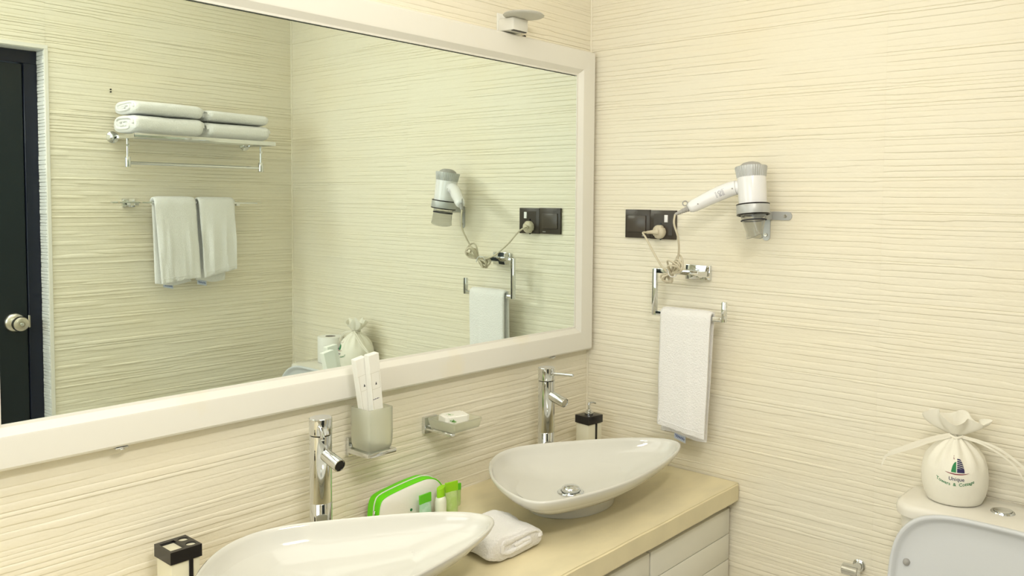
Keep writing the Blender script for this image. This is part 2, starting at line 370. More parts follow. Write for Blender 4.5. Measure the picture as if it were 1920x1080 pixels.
# ------------------------------------------------------------------ vanity
ZC = -.9096; CT = .052; CY = -.5576; CX0 = -2.1
bm = bmesh.new(); bmesh.ops.create_cube(bm, size=1)
for v in bm.verts: v.co = Vector((CX0 / 2 + v.co.x * abs(CX0) - .0, CY / 2 + v.co.y * abs(CY), ZC - CT / 2 + v.co.z * CT))
bmesh.ops.bevel(bm, geom=[e for e in bm.edges if all(v.co.y < -.5 for v in e.verts)], offset=.004, segments=3, affect='EDGES')
bmesh.ops.subdivide_edges(bm, edges=[e for e in bm.edges if abs(e.verts[0].co.x - e.verts[1].co.x) > 1], cuts=60)
for v in bm.verts:
    if v.co.y < -.5: v.co.y += noise.noise(Vector((v.co.x * 6, 0, 3))) * .0025; v.co.z += noise.noise(Vector((v.co.x * 9, 4, v.co.z))) * .0012
co = MB().bm(bm).build('countertop', M['stone']); co.location.x = -.004
tag(co, 'long beige stone countertop carrying both vessel basins', 'countertop')
cab = thing('vanity_cabinet', 'cream vanity cabinet with plank doors under the stone countertop', 'cabinet', (CX0 / 2, -.27, FLOOR))
CYF = -.532
MB().box((CX0 + .02, CYF + .022, FLOOR + .08), (-.012, -.006, ZC - CT - .002), .001, 1).box((CX0 + .04, CYF + .06, FLOOR), (-.02, -.01, FLOOR + .08)).build('body', M['cab'], cab, smooth=False)
MB().box((CX0 + .02, CYF + .012, ZC - CT - .018), (-.030, CYF + .03, ZC - CT - .002), .001, 1).build('top_rail', M['cab'], cab)
for i in range(5):
    x1 = -.010 - i * .4065; x0 = x1 - .400; zt = ZC - CT - .024
    dr = MB().box((x0, CYF + .010, FLOOR + .09), (x1, CYF + .020, zt), .001, 1).build('door', M['cab'], cab)
    z = zt; k = 0
    while z > FLOOR + .10:
        h = min(.0745, z - FLOOR - .09)
        MB().box((x0, CYF, z - h + .0012), (x1, CYF + .011, z - .0012), .0016, 2).build('plank', M['cab'], dr); z -= .0745; k += 1

# ------------------------------------------------------------------ basins
OUT = [(-.119, -.409), (-.134, -.359), (-.184, -.301), (-.265, -.236), (-.350, -.178), (-.415, -.139), (-.480, -.118), (-.550, -.128), (-.620, -.172), (-.690, -.252), (-.733, -.339), (-.750, -.410), (-.738, -.452), (-.700, -.476), (-.637, -.496), (-.556, -.513), (-.451, -.519), (-.309, -.503), (-.208, -.478), (-.141, -.447)]
OUT3 = catmull([(x, y, 0) for x, y in OUT], 5, True)
for _ in range(3): OUT3 = [(OUT3[i - 1] + OUT3[i] * 2 + OUT3[(i + 1) % len(OUT3)]) / 4 for i in range(len(OUT3))]
BC = Vector((-.475, -.325, 0))
def basin():
    t = thing('vessel_basin', 'teardrop vessel basin nearer the corner with its drain showing', 'basin', (BC.x, BC.y, ZC))
    H = .12; DC = Vector((-.445, -.300, 0))
    def ring(s, z, foot=0.0, c=None, tipz=0):
        r = []
        for p in OUT3:
            q = BC + (p - BC) * s
            a = math.atan2(p.y - BC.y, p.x - BC.x)
            e = Vector((-.434, -.294, 0)) + Vector((math.cos(a) * .130, math.sin(a) * .103, 0))
            q = q * (1 - foot) + e * foot
            r.append((q.x, q.y, ZC + z))
        return r
    rings = [ring(1, .0005, 1), ring(1, .004, .99), ring(1.0, .022, .99), ring(1.0, .034, .95), ring(.62, .045, .5), ring(.83, .070, .12), ring(.94, .093, .02), ring(.985, .108), ring(1.0, .1165), ring(.998, H), ring(.985, H + .0015), ring(.968, H - .001), ring(.955, .112)]
    def iring(s, z, k):
        r = []
        for p in OUT3:
            q = BC + (p - BC) * s
            a = math.atan2(p.y - BC.y, p.x - BC.x); e = DC + Vector((math.cos(a), math.sin(a), 0)) * .03
            q = q * (1 - k) + e * k; r.append((q.x, q.y, ZC + z))
        return r
    rings += [iring(.94, .101, .0), iring(.91, .085, .03), iring(.87, .067, .12), iring(.80, .051, .27), iring(.7, .040, .48), iring(.6, .034, .72), iring(.5, .031, 1.0)]
    MB().loft(rings).build('bowl', M['ceramic'], t, angle=60)
    T = Matrix.Translation((DC.x, DC.y, ZC + .031))
    dr = MB().lathe([(.002, 0), (.033, 0), (.035, .002), (.033, .004), (.027, .004), (.026, .001)], 40, T, cap1=True).build('drain_ring', M['chrome'], t)
    MB().lathe([(.024, .001), (.0245, .010), (.023, .014), (.018, .017), (.008, .019), (.001, .019)], 36, T).build('drain_plug', M['chrome'], t)
    return t
b2 = basin()
b1 = dup(b2, (-.748, -.012, 0), 'teardrop vessel basin in the foreground, cut by the bottom edge of the photo')

# ------------------------------------------------------------------ faucets
def faucet(x, y, lever, label):
    t = thing('basin_faucet', label, 'faucet', (x, y, ZC)); r = .0238; T = Matrix.Translation((x, y, 0))
    MB().lathe([(.001, ZC + .0002), (r + .003, ZC + .0002), (r + .003, ZC + .004), (r, ZC + .006), (r, ZC + .128), (r - .0006, ZC + .1288), (r, ZC + .1296), (r, ZC + .277), (r - .002, ZC + .278), (.001, ZC + .278)], 48, T).build('body', M['chrome'], t)
    MB().lathe([(.001, ZC + .279), (r - .0004, ZC + .279), (r + .0006, ZC + .281), (r + .0006, ZC + .314), (r - .001, ZC + .3155), (.001, ZC + .3155)], 48, T).build('cap', M['chrome'], t)
    sp = frame_matrix((x, y - .008, ZC + .238), (.0, -1, -.26)); L = .064
    MB().lathe([(.0140, 0), (.0140, L - .002), (.0135, L), (.0122, L), (.0118, L - .003), (.001, L - .003)], 36, sp).build('spout', M['chrome'], t)
    MB().lathe([(.0005, L - .0025), (.0112, L - .0025), (.0106, L - .0012), (.0005, L - .0012)], 28, sp).build('aerator', M['black' if 'foreground' in label else 'chrome'], t)
    lv = Vector(lever).normalized(); p = Vector((x, y, ZC + .298))
    MB().lathe([(.0075, 0), (.0075, .002), (.0045, .003), (.0045, .070), (.0040, .072), (.001, .0725)], 20, frame_matrix(p + lv * (r - .001), lv)).build('lever', M['chrome'], t)
faucet(-.313, -.098, (.05, -1, .06), 'tall chrome basin faucet nearer the corner, lever pointing right')
faucet(-1.0632, -.098, (-.52, -.85, -.06), 'tall chrome basin faucet in the foreground, lever turned to the camera')

# ------------------------------------------------------------------ countertop containers
hx0, hx1, hy0, hy1, hz = -1.394, -1.333, -.102, -.035, ZC + .12
t = thing('toothbrush_holder', 'cream toothbrush holder with black lid pierced by square and round holes', 'toothbrush holder', ((hx0 + hx1) / 2, (hy0 + hy1) / 2, ZC))
MB().box((hx0 + .003, hy0 + .003, ZC + .0003), (hx1 - .003, hy1 - .003, hz - .0242), .0015, 2).build('body', M['creamplastic'], t)
# lid with holes: outline filled by triangulated faces
def lid_with_holes(x0, x1, y0, y1, zt, h, holes):
    bm = bmesh.new(); edges = []; loops = [[(x0, y0), (x1, y0), (x1, y1), (x0, y1)]] + holes
    for lp in loops:
        vs = [bm.verts.new((a, b, zt)) for a, b in lp]
        for i in range(len(vs)): edges.append(bm.edges.new((vs[i], vs[(i + 1) % len(vs)])))
    bmesh.ops.triangle_fill(bm, use_beauty=True, edges=edges)
    g = bmesh.ops.extrude_face_region(bm, geom=list(bm.faces))
    for v in g['geom']:
        if isinstance(v, bmesh.types.BMVert): v.co.z -= h
    return bm
circ = lambda cx, cy, r, n=24: [(cx + r * math.cos(2 * PI * i / n), cy + r * math.sin(2 * PI * i / n)) for i in range(n)]
MB().bm(lid_with_holes(hx0, hx1, hy0, hy1, hz, .024, [[(hx0 + .005, hy0 + .010), (hx0 + .033, hy0 + .010), (hx0 + .033, hy1 - .010), (hx0 + .005, hy1 - .010)], circ(hx1 - .0135, hy0 + .018, .0095), circ(hx1 - .0135, hy1 - .018, .0095)])).build('lid', M['black'], t, angle=30)
MB().box((hx0 + .0055, hy0 + .0105, hz - .012), (hx0 + .0325, hy1 - .0105, hz - .005)).build('inner_cup', M['creamplastic'], t, smooth=False)
for yy in (hy0 + .018, hy1 - .018): MB().lathe([(.001, hz - .012), (.0092, hz - .012), (.0092, hz - .003), (.001, hz - .003)], 24, Matrix.Translation((hx1 - .0135, yy, 0))).build('inner_cup', M['creamplastic'], t)
MB().box((hx0 + .036, hy0 + .0005, ZC + .001), (hx0 + .044, hy0 + .003, hz - .023), .0003, 1).build('stripe', M['black'], t)

dm = Matrix.Translation((-.132, -.113, ZC)) @ Matrix.Rotation(math.radians(-6), 4, 'Z')
t = thing('soap_dispenser', 'cream and black square soap dispenser with pump, in the corner behind the far basin', 'soap dispenser', (-.132, -.113, ZC))
MB().box((-.029, -.026, .0003), (.029, .026, .122), .002, 2, dm).build('body', M['creamplastic'], t)
MB().box((-.0315, -.0285, .122), (.0315, .0285, .146), .001, 2, dm).build('cap', M['black'], t)
MB().box((.001, -.0272, .001), (.009, -.0255, .122), .0002, 1, dm).build('stripe', M['black'], t)
pm = dm @ Matrix.Translation((0, 0, .146))
MB().lathe([(.001, 0), (.013, 0), (.014, .003), (.0135, .008), (.009, .010), (.009, .014), (.0035, .015), (.0035, .030), (.001, .030)], 28, pm).build('pump_collar', M['chrome'], t)
pt = [pm @ Vector(q) for q in ((0, 0, .028), (0, 0, .034), (.004, -.001, .036), (.014, -.004, .0355), (.022, -.007, .032))]
MB().tube(pt, [.005, .005, .0035, .003, .0025], 12).build('pump_nozzle', M['chrome'], t)

# ------------------------------------------------------------------ tumbler holder, tumbler, boxes
tx0, tx1, ty0, ty1, tz = -.943, -.875, -.110, -.040, -.700
t = thing('tumbler_holder', 'chrome square wall bracket holding the frosted tumbler', 'tumbler holder', ((tx0 + tx1) / 2, 0, tz))
MB().box((tx0 - .006, ty0 - .006, tz - .012), (tx1 + .006, ty1 + .006, tz - .0005), .0025, 2).build('base_tray', M['chrome'], t)
MB().box((tx0 + .014, -.012, tz - .030), (tx1 - .014, 0.0, tz + .014), .002, 2).box((tx0 + .022, ty1 + .004, tz - .012), (tx1 - .022, -.010, tz - .003), .001, 1).build('wall_mount', M['chrome'], t)
def sq(cx, cy, w, z, r=.006, n=5):
    out = []
    for k, (sx, sy) in enumerate(((1, 1), (-1, 1), (-1, -1), (1, -1))):
        for i in range(n + 1):
            a = PI / 2 * k + PI / 2 * i / n; out.append((cx + sx * (w - r) + r * math.cos(a), cy + sy * (w - r) + r * math.sin(a), z))
    return out
ccx, ccy = (tx0 + tx1) / 2, (ty0 + ty1) / 2
tum = MB().loft([sq(ccx, ccy, a, tz + z) for a, z in ((.030, .0002), (.0325, .002), (.0350, .014), (.0358, .035), (.0355, .097), (.0348, .098), (.0325, .098), (.0318, .096), (.0322, .030), (.0312, .016), (.028, .007))]).build('tumbler', M['frost'], angle=50)
tag(tum, 'square frosted glass tumbler holding two white toothbrush boxes', 'tumbler')
def tooth_box(c0, c1, label, ww=.0145, dd=.0085):
    """c0 bottom centre, c1 top centre; a slim card box with faint printed panels"""
    c0, c1 = Vector(c0), Vector(c1); ax = c1 - c0; L = ax.length; m = frame_matrix(c0, ax, (1, 0, 0)); lo = m.to_translation()
    t = thing('toothbrush_box', label, 'box', tuple(c0))
    MB().box((-ww, -dd, 0), (ww, dd, L), .0006, 1, m).build('carton', M['card'], t, smooth=False)
    q = MB(); e = -dd - .0002
    for (a, b, c, d) in ((-ww, L * .80, ww, L * .80 + .0006), (-ww + .003, L * .30, -ww + .0036, L * .80), (ww - .0036, L * .62, ww - .003, L * .80), (-ww + .003, L * .62, ww - .003, L * .62 + .0006)):
        q.box((a, e, b), (c, -dd + .0001, d), 0, 1, m)
    q.build('printed_lines', M['cardline'], t, smooth=False)
    MB().add([(-.0022, e, L * .665), (.0026, e, L * .665), (.0002, e, L * .70)], [(0, 1, 2)], m).build('emblem', M['ink'], t, smooth=False, fix=False)
    if 'right' in label:
        q = MB()
        for i in range(6): q.box((-ww + .003 + i * .003, e, L * .505 + .0005 * (i % 2)), (-ww + .0052 + i * .003, -dd + .0001, L * .505 + .0018 + .0005 * ((i + 1) % 2)), 0, 1, m)
        q.build('small_print', M['p_navy'], t, smooth=False)
tooth_box((-.9095, -.068, tz + .016), (-.9505, -.080, -.4815), 'slim white toothbrush box leaning in the tumbler, left one')
tooth_box((-.8975, -.0850, tz + .012), (-.9280, -.0985, -.4725), 'slim white toothbrush box leaning in the tumbler, right one with small lettering')

# ------------------------------------------------------------------ soap dish
sx0, sx1, sy0, sy1, sz = -.690, -.588, -.116, -.018, -.708
t = thing('soap_dish', 'square frosted glass soap dish on a chrome wall bracket', 'soap dish', ((sx0 + sx1) / 2, 0, sz))
MB().box((sx0 - .004, -.012, sz - .018), (sx0 + .040, .0, sz + .026), .002, 2).build('wall_mount', M['chrome'], t)
MB().box((sx0 - .001, sy0 + .006, sz - .0075), (sx0 + .012, -.010, sz - .0005), .001, 1).build('bracket_arm', M['chrome'], t)
scx, scy = (sx0 + sx1) / 2, (sy0 + sy1) / 2
MB().loft([sq(scx, scy, a, sz + z, .005) for a, z in ((.044, 0), (.0455, .0006), (.0505, .022), (.051, .0245), (.0500, .026), (.0485, .025), (.0465, .021), (.041, .005))]).build('dish', M['frost'], t, angle=50)
sm = Matrix.Translation((scx - .006, scy - .002, sz + .0145)) @ Matrix.Rotation(math.radians(-14), 4, 'Z') @ Matrix.Rotation(math.radians(4), 4, 'X')
t = thing('soap_packet', 'wrapped soap packet with a green leaf print lying in the soap dish', 'soap', tuple(sm.to_translation()))
bm = bmesh.new(); bmesh.ops.create_cube(bm, size=1); bmesh.ops.bevel(bm, geom=list(bm.edges), offset=.12, segments=3, affect='EDGES')
for v in bm.verts: v.co = Vector((v.co.x * .070, v.co.y * .046, v.co.z * .022))
MB().bm(bm, sm @ Matrix.Translation((0, 0, .012))).build('wrapper', M['card'], t)
q = MB(); rnd = random.Random(4)
for i in range(34):
    a = rnd.uniform(0, 2 * PI); r = rnd.uniform(0, .010); x, y = -.015 + r * math.cos(a), -.004 + r * .9 * math.sin(a); l = rnd.uniform(.0012, .0025); b = rnd.uniform(0, PI)
    q.add([(x - l * math.cos(b), y - l * math.sin(b), .0236), (x + .0006, y - .0006, .0236), (x + l * math.cos(b), y + l * math.sin(b), .0236), (x - .0006, y + .0006, .0236)], [(0, 1, 2, 3)], sm)
    q.add([(x - l * math.cos(b), -.0236, .006 + (y + .012) * .5), (x + .0006, -.0236, .0054 + (y + .012) * .5), (x + l * math.cos(b), -.0236, .008 + (y + .012) * .5), (x - .0006, -.0236, .0085 + (y + .012) * .5)], [(0, 1, 2, 3)], sm)
q.build('leaf_print', M['leaf'], t, smooth=False, fix=False)

# ------------------------------------------------------------------ toiletry pouch and tubes
pth = [(-.890, 0), (-.892, .030), (-.888, .062), (-.875, .078), (-.83, .086), (-.77, .092), (-.735, .091), (-.706, .078), (-.684, .045), (-.676, 0)]
prof = catmull([(x, 0, z) for x, z in pth], 4)
t = thing('toiletry_pouch', 'white toiletry pouch with lime green zip band standing between basins and wall', 'pouch', (-.79, -.055, ZC))
def side(y, puff):
    r = []
    for p in prof: r.append((p.x, y, ZC + p.z + .001))
    return r
c = Vector((-.79, 0, .040))
for yy, sgn in ((-.075, -1), (-.035, 1)):
    rings = []
    for s, o in ((1, 0), (.96, .004), (.8, .009), (.5, .013), (.15, .014)):
        rings.append([(c.x + (p.x - c.x) * s, yy + sgn * o, ZC + .001 + c.z + (p.z - c.z) * s) for p in prof])
    MB().loft(rings, cap0=False).build('fabric_panel', M['pouch'], t, angle=60)
q = MB(); n = len(prof); vs = []; fs = []
for p in prof:
    for y in (-.0755, -.065, -.055, -.045, -.0345): vs.append((p.x, y, ZC + .001 + p.z + (.002 if abs(y + .055) < .015 else 0)))
for i in range(n - 1):
    for k in range(4): fs.append((i * 5 + k, i * 5 + k + 1, (i + 1) * 5 + k + 1, (i + 1) * 5 + k))
q.add(vs, fs).build('zip_band', M['green'], t, angle=60)
zp = [(p.x - .0008, -.058, ZC + .0045 + p.z) for p in prof[3:-4]]
MB().tube(zp, .0016, 6).build('zipper', M['card'], t)
MB().tube([(p.x, -.0765, ZC + .001 + p.z) for p in prof[1:-1]], .0016, 6).build('piping', M['green'], t)
MB().box((-.8955, -.0665, ZC + .026), (-.8915, -.0605, ZC + .050), .001, 1).build('zip_pull', M['chrome'], t)
q = MB()
for (a, b, r) in ((-.803, .034, .0035), (-.800, .022, .002), (-.806, .022, .002)): q.lathe([(.0002, 0), (r, 0), (r, .0004), (.0002, .0006)], 12, frame_matrix((a, -.0895, ZC + b), (0, -1, 0)))
q.build('round_logo', M['p_green'], t)
def sq_tube(name, x, y, w, h, ang, capm, bodym, label, capw=None):
    """toiletry tube standing on its flip cap: crimped seal on top"""
    m = Matrix.Translation((x, y, ZC + .0005)) @ Matrix.Rotation(ang[1], 4, 'Y') @ Matrix.Rotation(ang[0], 4, 'Z')
    t = thing(name, label, 'toiletries', (x, y, ZC), 'small toiletries in front of the pouch')
    hb = h * .70; n = 20; rings = []
    for z, a, b in ((0, w * .42, .009), (.003, w * .46, .010), (h * .30, w * .49, .009), (hb, w * .5, .0022)):
        rings.append([tuple(m @ Vector((a * math.cos(2 * PI * i / n), b * math.sin(2 * PI * i / n), z))) for i in range(n)])
    MB().loft(rings).build('tube_body', M[bodym], t)
    MB().box((-w * .5, -.0022, hb - .001), (w * .5, .0022, h), .0006, 1, m).build('crimped_end', M[capm], t)
    return t
sq_tube('toiletry_tube', -.777, -.112, .037, .072, (.0, -.02), 'greencap', 'aqua', 'aqua toiletry tube with green end, leftmost in front of the pouch')
sq_tube('toiletry_tube', -.690, -.112, .036, .080, (-.25, -.03), 'limecap', 'limetube', 'lime green toiletry tube with tall yellow-green end, in front at right')
sq_tube('toiletry_tube', -.648, -.080, .030, .056, (-.2, .02), 'greencap', 'limetube', 'bright green toiletry tube peeking out behind the lime one')
t = thing('toiletry_bottle', 'small milky toiletry bottle with green slanted top between two tubes', 'toiletries', (-.733, -.118, ZC), 'small toiletries in front of the pouch')
T = Matrix.Translation((-.733, -.118, ZC + .0005))
MB().lathe([(.001, 0), (.0135, 0), (.0145, .004), (.0145, .042), (.0125, .052), (.009, .055)], 28, T).build('bottle_body', M['bottle'], t)
MB().loft([[(-.733 + .011 * math.cos(2 * PI * i / 20), -.118 + .009 * math.sin(2 * PI * i / 20), ZC + z + (.35 * .011 * math.cos(2 * PI * i / 20) if z > .06 else 0)) for i in range(20)] for z in (.054, .062, .078)]).build('cap', M['limecap'], t)

# ------------------------------------------------------------------ folded / rolled towels
def spiral_section(w, h, turns, th):
    """flattened spiral ribbon section in (a, b); returns outline polygon strip pairs"""
    pts = []; n = int(turns * 40)
    for i in range(n + 1):
        t = i / n; a = 2 * PI * turns * t; s = 1 - t * .95
        ca, sa = math.cos(a), math.sin(a)
        e = 2 / 3.6
        pts.append(((w / 2) * s * math.copysign(abs(ca) ** e, ca) * (1), (h / 2) * s * math.copysign(abs(sa) ** e, sa)))
    return pts
def folded_towel(name, label, cat, O, U, V, L, w, h, mat_, turns=2.6, seed=0, group=None, sag=0.0, ns=22, wob=.003):
    """O base-centre start, U along the length L, V across: a soft rounded body whose two ends show the folded-in layers"""
    O, U, V = Vector(O), Vector(U).normalized(), Vector(V).normalized(); Z = Vector((0, 0, 1)); n = 56
    t = thing(name, label, cat, tuple(O), group); rings = []
    def P(a, b, u):
        k = u / L; g = noise.noise(Vector((a * 14 + seed, b * 14, u * 9))) * wob + noise.noise(Vector((a * 60 + seed, b * 60, u * 50))) * wob * .35
        return O + U * u + V * (a + g) + Z * (h / 2 + b + g * .7 - sag * k * k)
    for s_ in range(ns + 1):
        k = s_ / ns; u = L * (.5 - .5 * math.cos(PI * k)) * .5 + L * k * .5; e_ = min(k, 1 - k) * ns
        shr = 1 - .10 * max(0, 1 - e_ / 2.2) ** 2; r = []
        for i in range(n):
            a = 2 * PI * i / n; c_, q_ = math.cos(a), math.sin(a)
            r.append(tuple(P(w / 2 * shr * math.copysign(abs(c_) ** (2 / 3.4), c_), h / 2 * shr * math.copysign(abs(q_) ** (2 / 2.7), q_), u)))
        rings.append(r)
    MB().loft(rings).build('body', mat_, t, angle=80)
    sp = spiral_section(w * .90, h * .90, turns, .01); m = len(sp); st = min(w, h) * .45 * .95 / turns
    for u0, sg in ((0, -1), (L, 1)):
        vs = []; fs = []
        for i, (a, b) in enumerate(sp):
            q, r = sp[min(i + 1, m - 1)], sp[max(i - 1, 0)]; tx, ty = q[0] - r[0], q[1] - r[1]; l = math.hypot(tx, ty) or 1; nx, ny = -ty / l, tx / l
            th = st * (.80 + .12 * math.sin(i * .35 + seed)); pr = .005 + .002 * math.sin(i * .13 + seed)
            for d, o in ((0, -.010), (.0, .55), (.22, .92), (.5, 1), (.78, .92), (1, .55), (1, -.010)):
                oo = o * pr if o > 0 else o
                vs.append(tuple(P(a + nx * th * d, b + ny * th * d, u0 + sg * oo)))
        for i in range(m - 1):
            for k in range(6): fs.append((i * 7 + k, i * 7 + k + 1, (i + 1) * 7 + k + 1, (i + 1) * 7 + k))
        fs += [tuple(range(7)), tuple((m - 1) * 7 + k for k in range(7))]
        MB().add(vs, fs).build('folded_edge', mat_, t, angle=80)
    return t
# washcloth beside the foreground basin : folded, end layers toward the right-front
folded_towel('washcloth', 'folded white washcloth on the countertop beside the foreground basin tip', 'cloth', (-.775, -.420, ZC + .001), (.06, 1, 0), (1, -.06, 0), .140, .165, .056, M['terry'], 1.7, 3, wob=.010)

# ------------------------------------------------------------------ switch and socket
px0, px1, px2, pz0 = -.150, -.242, -.333, -.2266; PH = .0865
t = thing('light_switch', 'dark brown single rocker light switch on the right wall', 'switch', (0, (px0 + px1) / 2, pz0))
MB().box((-.009, px1 + .0004, pz0), (0.0, px0, pz0 + PH), .0015, 2).build('plate', M['brown'], t)
MB().box((-.0135, px1 + .014, pz0 + .018), (-.0085, px0 - .010, pz0 + PH - .018), .002, 2, ).build('rocker', M['brown2'], t)
q = MB()
for i in range(4): q.box((-.0094, px1 + .026 - i * .0034, pz0 + .006), (-.0088, px1 + .0286 - i * .0034, pz0 + .0085))
q.build('small_mark', M['grey'], t, smooth=False)
t = thing('wall_socket', 'dark brown wall socket with a small white rocker, beside the light switch', 'socket', (0, (px1 + px2) / 2, pz0 - .001))
MB().box((-.009, px2, pz0 - .001), (0.0, px1 - .0004, pz0 + PH - .001), .0015, 2).build('plate', M['brown'], t)
MB().box((-.0105, px2 + .010, pz0 + .010), (-.0085, px1 - .014, pz0 + PH - .012), .001, 1).build('inner_face', M['brown'], t)
MB().box((-.0145, -.3075, pz0 + .050), (-.0100, -.2960, pz0 + .072), .001, 2).build('rocker', M['white'], t)
for dz in (-.021, .024): MB().lathe([(.0003, 0), (.0035, 0), (.0035, .0006), (.0003, .0006)], 12, frame_matrix((-.0104, -.282, pz0 + .021 + dz + .0), (-1, 0, 0))).build('socket_hole', M['black'], t)

# ------------------------------------------------------------------ hair dryer and its holder
A = Vector((-.0822, -.6124, -.0195)); B = Vector((-.0945, -.6344, -.2110)); ax = (A - B).normalized()
wide = Vector((.63, .78, 0))
DM = frame_matrix(B, ax, wide); HL = (A - B).length
t = thing('hair_dryer', 'white and silver hair dryer hanging nozzle down, with coiled beige cord', 'hair dryer', tuple(B))
h0 = HL
MB().lathe([(.030, .066), (.0365, .068), (.0372, .085), (.0378, .125), (.0385, .160), (.038, .166), (.030, .167)], 48, DM).build('barrel', M['white'], t)
rib = lambda tt, j: 1 + (-.012 * (1 if math.sin(tt * 40) > 0 else -1) if j in (1, 2, 3) else 0)
MB().lathe([(.036, .163), (.0385, .164), (.0405, .178), (.0425, .190), (.042, .193), (.036, .1935), (.035, .191), (.001, .191)], 320, DM, rf=rib).build('rear_cap', M['silver'], t)
MB().lathe([(.031, .1905), (.029, .197), (.021, .203), (.011, .2055), (.001, .206)], 32, DM).build('intake_grille', M['grey'], t)
# nozzle: round above, flat below with a concave mouth
n = 40; rings = []
for (z, a, b) in ((.066, .034, .034), (.058, .034, .033), (.048, .0335, .030), (.020, .0350, .0195), (.0, .0370, .0175)):
    r = []
    for i in range(n):
        q = 2 * PI * i / n; x, y = a * math.cos(q), b * math.sin(q)
        zz = z + (.009 * (1 - (y / b) ** 2) * abs(math.cos(q)) ** 2 if z == 0 else 0)
        r.append(tuple(DM @ Vector((y * .0 + x, y, z + (.010 * (1 - abs(x) / a) ** .7 if z == 0 and False else 0) + (.010 * (1 - min(1, abs(y) / b)) if z == 0 else 0)))))
    rings.append(r)
inner = []
for (z, a, b) in ((.001, .0358, .0163), (.020, .0338, .0183), (.048, .0323, .0288), (.058, .0328, .0318)):
    inner.append([tuple(DM @ Vector((a * math.cos(2 * PI * i / n), b * math.sin(2 * PI * i / n), z + (.010 * (1 - min(1, abs(b * math.sin(2 * PI * i / n)) / b)) if z < .01 else 0)))) for i in range(n)])
MB().loft(rings + inner, cap0=True, cap1=False).build('nozzle', M['smoke'], t)
MB().lathe([(.0345, .0475), (.0352, .048), (.0352, .0505), (.0345, .051)], 40, DM, rf=lambda q, j: 1 if abs(math.cos(q)) > .5 else .93, cap0=False, cap1=False).build('nozzle_rim', M['ink'], t)
hp = catmull([(-.0900, -.618, -.083), (-.0925, -.590, -.0755), (-.0985, -.568, -.078), (-.1130, -.541, -.090), (-.1340, -.505, -.110), (-.1563, -.4666, -.1331)], 5)
hr = [.0162 + .0040 * math.sin(PI * min(1, max(0, (i / (len(hp) - 1) - .15) / .85)) ** .9) - (.005 if i == len(hp) - 1 else .0015 if i == len(hp) - 2 else 0) for i in range(len(hp))]
hd = MB().tube(hp, hr, 24).build('handle', M['white'], t, angle=60)
def on_handle(s, off, up, n0=None):
    i = s * (len(hp) - 1); k = min(int(i), len(hp) - 2); p = hp[k].lerp(hp[k + 1], i - k); tg = (hp[k + 1] - hp[k]).normalized()
    vw = Vector((-.776, -.628, .05)); nn = (vw - tg * vw.dot(tg)).normalized(); sd = tg.cross(nn); rr = hr[k] + .0002
    a = up / rr
    return p + tg * off + nn * (rr * math.cos(a)) + sd * (rr * math.sin(a)), (nn * math.cos(a) + sd * math.sin(a)).normalized(), tg, (sd * math.cos(a) - nn * math.sin(a))
def print_quads(lst, name, m, s0):
    q = MB()
    for (u0, u1, v0, v1) in lst:
        ps = [on_handle(s0, u, v)[0] for u, v in ((u0, v0), (u1, v0), (u1, v1), (u0, v1))]
        q.add([tuple(p) for p in ps], [(0, 1, 2, 3)])
    return q.build(name, m, t, smooth=False, fix=False)
rnd = random.Random(7); pq = []
pq.append((-.0145, -.0133, -.009, .009))
for r in range(3):
    v = -.009
    while v < .008:
        l = rnd.uniform(.001, .003); pq.append((-.011 + r * .0022, -.0102 + r * .0022, v, v + l)); v += l + .0008
for r in range(3):
    v = -.008
    while v < -.002:
        l = rnd.uniform(.001, .002); pq.append((-.003 + r * .0022, -.0018 + r * .0022, v, v + l)); v += l + .0008
for k in range(24):
    a = 2 * PI * k / 24; pq.append((.0 + .0038 * math.cos(a) - .0005, .0 + .0038 * math.cos(a) + .0005, .0035 + .0038 * math.sin(a) - .0005, .0035 + .0038 * math.sin(a) + .0005))
for k in range(-2, 3): pq.append((.0013 * k - .0004, .0013 * k + .0004, .0035 + .0013 * k - .0004, .0035 + .0013 * k + .0004))
for r in range(2):
    v = -.008
    while v < .008:
        l = rnd.uniform(.001, .003); pq.append((.0085 + r * .0022, .0092 + r * .0022, v, v + l)); v += l + .0009
print_quads(pq, 'printed_label', M['p_navy'], .62)
for s in (.40, .88):
    p, nn, tg, sd = on_handle(s, 0, 0); MB().lathe([(.0003, -.001), (.0022, -.001), (.0022, .0005), (.0012, .0007), (.0003, 0)], 14, frame_matrix(p, nn)).build('handle_screw', M['grey'], t)
jp = hp[8]; jt = (hp[9] - hp[8]).normalized()
MB().lathe([(hr[8] + .0003, -.0006), (hr[8] + .0005, 0), (hr[8] + .0003, .0006)], 32, frame_matrix(jp, jt), cap0=False, cap1=False).build('hinge_joint', M['grey'], t)
# faint vertical letters on the barrel
q = MB(); vwd = Vector((-.776, -.628, 0)); 
for k in range(7):
    zc = .082 + k * .0036; ang = 1.0
    for (a0, a1, b0, b1) in ((0, .0012, 0, .0026), (.0018, .0032, .0004, .0012), (.0018, .0032, .0018, .0026)):
        f = lambda a, b: tuple(DM @ Vector((.0379 * math.cos(-PI / 2 - .42 + a / .0379), .0379 * math.sin(-PI / 2 - .42 + a / .0379), zc + b)))
        q.add([f(a0, b0), f(a1, b0), f(a1, b1), f(a0, b1)], [(0, 1, 2, 3)])
q.build('barrel_print', M['grey'], t, smooth=False, fix=False)
e0 = hp[-1]; e1 = Vector((-.178, -.438, -.1495)); sr = []
for i in range(15): sr.append(e0.lerp(e1, i / 14))
MB().tube(sr, [(.0085 - .0045 * i / 14) * (1 if i % 2 else .82) for i in range(15)], 14).build('strain_relief', M['grey'], t)
lc = Vector((-.1590, -.4570, -.1195)); lu = Vector((.629, -.777, 0)); lz = Vector((0, 0, 1))
